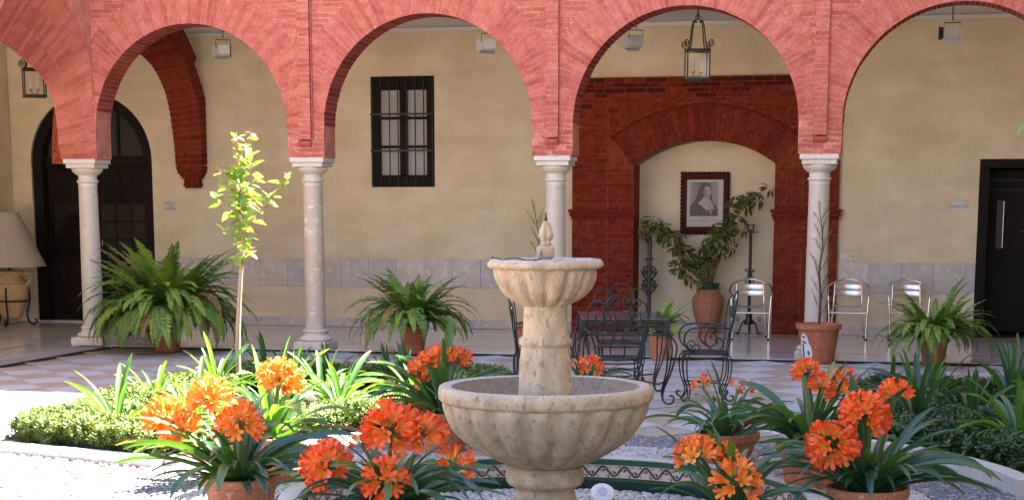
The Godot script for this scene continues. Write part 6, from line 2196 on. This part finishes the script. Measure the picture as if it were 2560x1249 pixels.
func build_other_plants() -> void:
	# schefflera in a tall jar with a green planter in its mouth
	var t := thing("potted_schefflera", "sprawling variegated umbrella plant in a tall terracotta jar in the niche", "potted plant", Vector3(4.225, 0, -3.8))
	var mb := MB.new()
	mb.lathe([Vector2(0, 0), Vector2(0.12, 0), Vector2(0.128, 0.012), Vector2(0.125, 0.03), Vector2(0.155, 0.13), Vector2(0.2, 0.3), Vector2(0.216, 0.39), Vector2(0.212, 0.45), Vector2(0.18, 0.51), Vector2(0.152, 0.535), Vector2(0.148, 0.55), Vector2(0.158, 0.565), Vector2(0.16, 0.58), Vector2(0.145, 0.585), Vector2(0.13, 0.55)], 40)
	part(t, "jar", mb.done(), M.terracotta_pale)
	mb = MB.new()
	mb.lathe([Vector2(0.135, 0.55), Vector2(0.146, 0.59), Vector2(0.156, 0.64), Vector2(0.166, 0.645), Vector2(0.168, 0.66), Vector2(0.155, 0.662), Vector2(0.145, 0.63), Vector2(0, 0.625)], 32)
	part(t, "planter", mb.done(), M.green_plastic)
	var stems := [
		[Vector3(0.03, 0.63, 0), Vector3(0.1, 0.95, 0.06), Vector3(0.22, 1.3, 0.08), Vector3(0.42, 1.62, 0.08), Vector3(0.66, 1.86, 0.06)],
		[Vector3(-0.02, 0.63, 0), Vector3(-0.12, 0.9, 0.08), Vector3(-0.32, 1.12, 0.12), Vector3(-0.6, 1.34, 0.12), Vector3(-0.86, 1.46, 0.12)],
		[Vector3(0, 0.63, 0.02), Vector3(0.0, 0.9, 0.1), Vector3(0.08, 1.15, 0.14), Vector3(0.2, 1.38, 0.14)],
		[Vector3(-0.03, 0.63, 0.03), Vector3(-0.15, 0.78, 0.12), Vector3(-0.3, 0.92, 0.18), Vector3(-0.42, 0.9, 0.2)],
	]
	var leafm := leafy(Color(1, 1, 1), Color(0.06, 0.08, 0.01), 0.35)
	leafm.vertex_color_use_as_albedo = true
	for i in stems.size():
		var line := bent(stems[i], 24)
		mb = MB.new()
		mb.tube(line, 0.009, 6)
		part(t, "stem", mb.done(), M.stem_red if i < 2 else M.stalk)
		var n: int = [28, 32, 20, 12][i]
		for k in n:
			var s: float = lerpf([0.34, 0.28, 0.3, 0.25][i], 1.0, k / float(n - 1))
			var at: Vector3 = line[int(s * 24)]
			var d := Vector3(rnd(-1, 1), rnd(-0.3, 0.8), rnd(-0.2, 1)).normalized()
			var q := at + d * rnd(0.06, 0.24)
			part(t, "leaf_whorl", whorl_meshes[rng.randi() % 3], leafm, place(q, Basis(Quaternion(Vector3.UP, (d + Vector3.UP * 0.7).normalized())) * Basis(Vector3.UP, rnd(0, TAU)) * Basis.from_scale(Vector3.ONE * rnd(0.8, 1.2))))
	mb = MB.new()
	mb.tube(PackedVector3Array([Vector3(0.05, 0.63, 0.05), Vector3(0.3, 1.6, 0.05)]), 0.008, 6)
	part(t, "support_cane", mb.done(), M.iron_brown)
	# leafy plant in a slim pot behind the iron table
	t = thing("potted_plant", "small leafy plant in a slim orange pot behind the iron table", "potted plant", Vector3(4.2, 0, 0.5))
	add_pot(t, 0.145, 0.3, 0.03, M.terracotta_pale, false)
	for k in 38:
		var turn := k * 2.4
		var f: Mesh = fern_meshes[[0, 1, 4][k % 3]]
		part(t, "frond", f, M.fern[1] if k % 3 else M.leaf_bright[1], place(Vector3(0, 0.27, 0), Basis(Vector3.UP, turn) * Basis(Vector3(0, 0, 1), rnd(-0.5, 0.2)) * Basis.from_scale(Vector3(1, 1, 1.3) * rnd(0.32, 0.56))))
	# thin bare little trees in pots
	for q in [[Vector3(5.925, 0, 0.48), "thin twiggy young tree in a large terracotta pot with a blue and white picture", 1.66, true], [Vector3(2.905, 0, 1.0), "thin twiggy plant in a terracotta pot behind the fountain's finial", 1.62, false]]:
		t = thing("potted_twig_tree", q[1], "potted plant", q[0], 0.0)
		add_pot(t, 0.245, 0.42, 0.065, M.terracotta, true)
		var base := 0.4
		mb = MB.new()
		var line := bent([Vector3(0, base, 0), Vector3(0.01, 0.7, 0), Vector3(-0.01, 1.0, 0.01), Vector3(0.015, 1.3, 0), Vector3(-0.03, q[2], 0)], 30)
		var tr := []
		for k in 31:
			tr.append(lerpf(0.016, 0.004, k / 30.0))
		mb.tube(line, tr, 6)
		part(t, "trunk", mb.done(), M.stem_red)
		var needle := MB.new()
		for k in 16:
			var a := k * 2.4
			var b := Vector3(0, 0.01 + k * 0.009, 0)
			var d := Vector3(cos(a), 0.7, sin(a)).normalized()
			var e := d.cross(Vector3.UP).normalized() * 0.004
			needle.face([b - e, b + e, b + d * 0.035 + e * 0.6, b + d * 0.035 - e * 0.6], e.cross(d))
		var nm := needle.done()
		for k in 20:
			var s := lerpf(0.12, 0.97, k / 19.0)
			var at: Vector3 = line[int(s * 30)]
			var a := k * 2.4 + rnd(-0.4, 0.4)
			var l := lerpf(0.22, 0.08, s) * rnd(0.6, 1.2)
			var tip := at + Vector3(cos(a) * l * 0.6, l * 0.9, sin(a) * l * 0.6)
			mb = MB.new()
			mb.tube(PackedVector3Array([at, at.lerp(tip, 0.5) + Vector3(0, -0.015, 0), tip]), 0.003, 4)
			var br := part(t, "branch", mb.done(), M.stem_red)
			for j in 2:
				part(br, "needles", nm, M.leaf_bright[j], place(at.lerp(tip, 0.3 + 0.35 * j), Basis(Quaternion(Vector3.UP, (tip - at).normalized())) * Basis.from_scale(Vector3.ONE * rnd(0.6, 1.0))))
		if q[3]:
			# glazed picture fixed to the pot's side
			var outline := [[0.0, 0.06], [0.2, 0.09], [0.5, 0.085], [0.62, 0.06], [0.75, 0.055], [0.9, 0.045], [1.0, 0.015]]
			mb = MB.new()
			var rows := []
			for o in outline:
				var y: float = 0.03 + o[0] * 0.29
				var rr := lerpf(0.245 * 0.68, 0.245 * 0.95, y / 0.42) + 0.006
				var row := PackedVector3Array()
				for k in 7:
					var u: float = lerpf(-1, 1, k / 6.0) * o[1] / rr
					var a: float = 2.32 + u
					row.append(Vector3(cos(a) * rr, y + 0.012, sin(a) * rr))
				rows.append(row)
			mb.grid(rows)
			var pic := part(t, "glazed_picture", mb.done(), M.white_plastic)
			for s in [[0.10, 0.6, 0.012, 0.03, 0.02], [0.62, 0.73, 0.02, -0.02, 0.02], [0.84, 0.9, 0.022, 0.0, 0.0], [0.2, 0.35, 0.012, -0.05, -0.045]]:
				mb = MB.new()
				rows = []
				for k in 6:
					var f := lerpf(s[0], s[1], k / 5.0)
					var y: float = 0.03 + f * 0.29
					var rr := lerpf(0.245 * 0.68, 0.245 * 0.95, y / 0.42) + 0.0085
					var m: float = lerpf(s[3], s[4], k / 5.0)
					var a0: float = 2.32 + (m - s[2]) / rr
					var a1: float = 2.32 + (m + s[2]) / rr
					rows.append(PackedVector3Array([Vector3(cos(a0) * rr, y + 0.012, sin(a0) * rr), Vector3(cos(a1) * rr, y + 0.012, sin(a1) * rr)]))
				mb.grid(rows)
				part(pic, "blue_stroke", mb.done(), M.blue_ink)

func build_floor_lamp() -> void:
	var t := thing("jar_lamp", "large ochre jar lamp with a wide cone shade in an iron stand at left", "lamp", Vector3(-5.6, 0, -2.75))
	var mb := MB.new()
	mb.lathe([Vector2(0.51, 0.845), Vector2(0.16, 1.605), Vector2(0.155, 1.605), Vector2(0.505, 0.845)], 48)
	part(t, "lamp_shade", mb.done(), M.shade)
	mb = MB.new()
	mb.lathe([Vector2(0, 0.12), Vector2(0.13, 0.12), Vector2(0.14, 0.13), Vector2(0.2, 0.3), Vector2(0.245, 0.45), Vector2(0.25, 0.52), Vector2(0.24, 0.58), Vector2(0.195, 0.66), Vector2(0.17, 0.69), Vector2(0.165, 0.72), Vector2(0.2, 0.76), Vector2(0.21, 0.78), Vector2(0.19, 0.785), Vector2(0.14, 0.75)], 40)
	part(t, "jar", mb.done(), M.jar)
	for s in [-1.0, 1.0]:
		mb = MB.new()
		mb.tube(bent([Vector3(s * 0.175, 0.74, 0), Vector3(s * 0.29, 0.74, 0), Vector3(s * 0.31, 0.66, 0), Vector3(s * 0.24, 0.58, 0)], 14), 0.022, 8)
		part(t, "jar_handle", mb.done(), M.jar)
	mb = MB.new()
	for k in 44:
		var a := TAU * k / 44
		mb.box(Vector3(cos(a) * 0.232, 0.6, sin(a) * 0.232), Vector3(0.012, 0.01, 0.012))
	part(t, "dotted_band", mb.done(), plain(Color(0.2, 0.09, 0.03), 0.8))
	mb = MB.new()
	mb.tube(PackedVector3Array([Vector3(0, 0.7, 0), Vector3(0, 1.2, 0)]), 0.02, 8)
	part(t, "lamp_stem", mb.done(), M.iron_brown)
	mb = MB.new()
	var ring := PackedVector3Array()
	for k in 37:
		ring.append(Vector3(cos(TAU * k / 36) * 0.24, 0.36, sin(TAU * k / 36) * 0.24))
	mb.tube(ring, 0.014, 6, false)
	part(t, "stand_ring", mb.done(), M.iron_brown)
	for k in 3:
		var a := PI * 0.42 + k * TAU / 3
		var d := Vector3(cos(a), 0, sin(a))
		mb = MB.new()
		mb.tube(bent([d * 0.25 + Vector3(0, 0.55, 0), d * 0.265 + Vector3(0, 0.36, 0), d * 0.22 + Vector3(0, 0.18, 0), d * 0.25 + Vector3(0, 0.05, 0), d * 0.32 + Vector3(0, 0.015, 0), d * 0.36 + Vector3(0, 0.06, 0), d * 0.33 + Vector3(0, 0.09, 0)], 24), 0.015, 6)
		part(t, "stand_leg", mb.done(), M.iron_brown)

func _ready() -> void:
	rng.seed = 7
	# camera
	var cam := Camera3D.new()
	cam.name = "camera"
	cam.position = Vector3(6.8328, 1.6922, 19.0586)
	cam.rotation = Vector3(-0.1648, 0.2293, 0)
	cam.projection = Camera3D.PROJECTION_FRUSTUM
	cam.near = 0.1
	cam.far = 400.0
	cam.size = 0.1 * 1249.0 / 4200.0
	cam.frustum_offset = Vector2(0, 0.1 * (1212.595 - 624.5) / 4200.0)
	add_child(cam)
	# sky, exposure and sun
	var sky_mat := ProceduralSkyMaterial.new()
	sky_mat.sky_top_color = Color(0.48, 0.59, 0.79)
	sky_mat.sky_horizon_color = Color(0.8, 0.83, 0.87)
	sky_mat.sky_curve = 0.2
	sky_mat.ground_bottom_color = Color(0.3, 0.27, 0.24)
	sky_mat.ground_horizon_color = Color(0.6, 0.6, 0.58)
	var sky := Sky.new()
	sky.sky_material = sky_mat
	var env := Environment.new()
	env.background_mode = Environment.BG_SKY
	env.sky = sky
	env.tonemap_mode = Environment.TONE_MAPPER_LINEAR
	env.background_energy_multiplier = 0.32
	env.tonemap_exposure = 12.5
	env.sdfgi_enabled = true
	env.ssao_enabled = true
	env.ssil_enabled = true
	var we := WorldEnvironment.new()
	we.name = "environment"
	we.environment = env
	add_child(we)
	var sun := DirectionalLight3D.new()
	sun.name = "sun"
	sun.light_energy = 1.6
	sun.light_color = Color(1.0, 0.965, 0.91)
	sun.light_angular_distance = 0.5
	sun.shadow_enabled = true
	sun.basis = Basis.looking_at(-Vector3(0.583, 1.0, -0.472))
	add_child(sun)
	make_materials()
	build_ground()
	build_beds()
	build_pool()
	build_gallery_floor()
	build_back_wall()
	build_niche_surround()
	build_arcade()
	build_side_arcade()
	build_rib_arch()
	build_columns()
	build_openings()
	build_wall_things()
	build_lantern("iron_lantern", "black iron lantern with two candles hanging in front of the brick niche", Vector3(4.27, 3.37, -1.8), 0.25)
	build_lantern("iron_lantern", "black iron lantern cut off by the side arch at the far left", Vector3(-4.4, 3.28, -1.5), 0.6)
	build_candle_stands()
	build_metal_chairs()
	build_floor_lamp()
	make_plant_meshes()
	build_other_plants()
	build_ferns()
	build_iron_set()
	build_hedges()
	build_sapling()
	build_bed_plants()
	build_fountain()
	build_clivias()
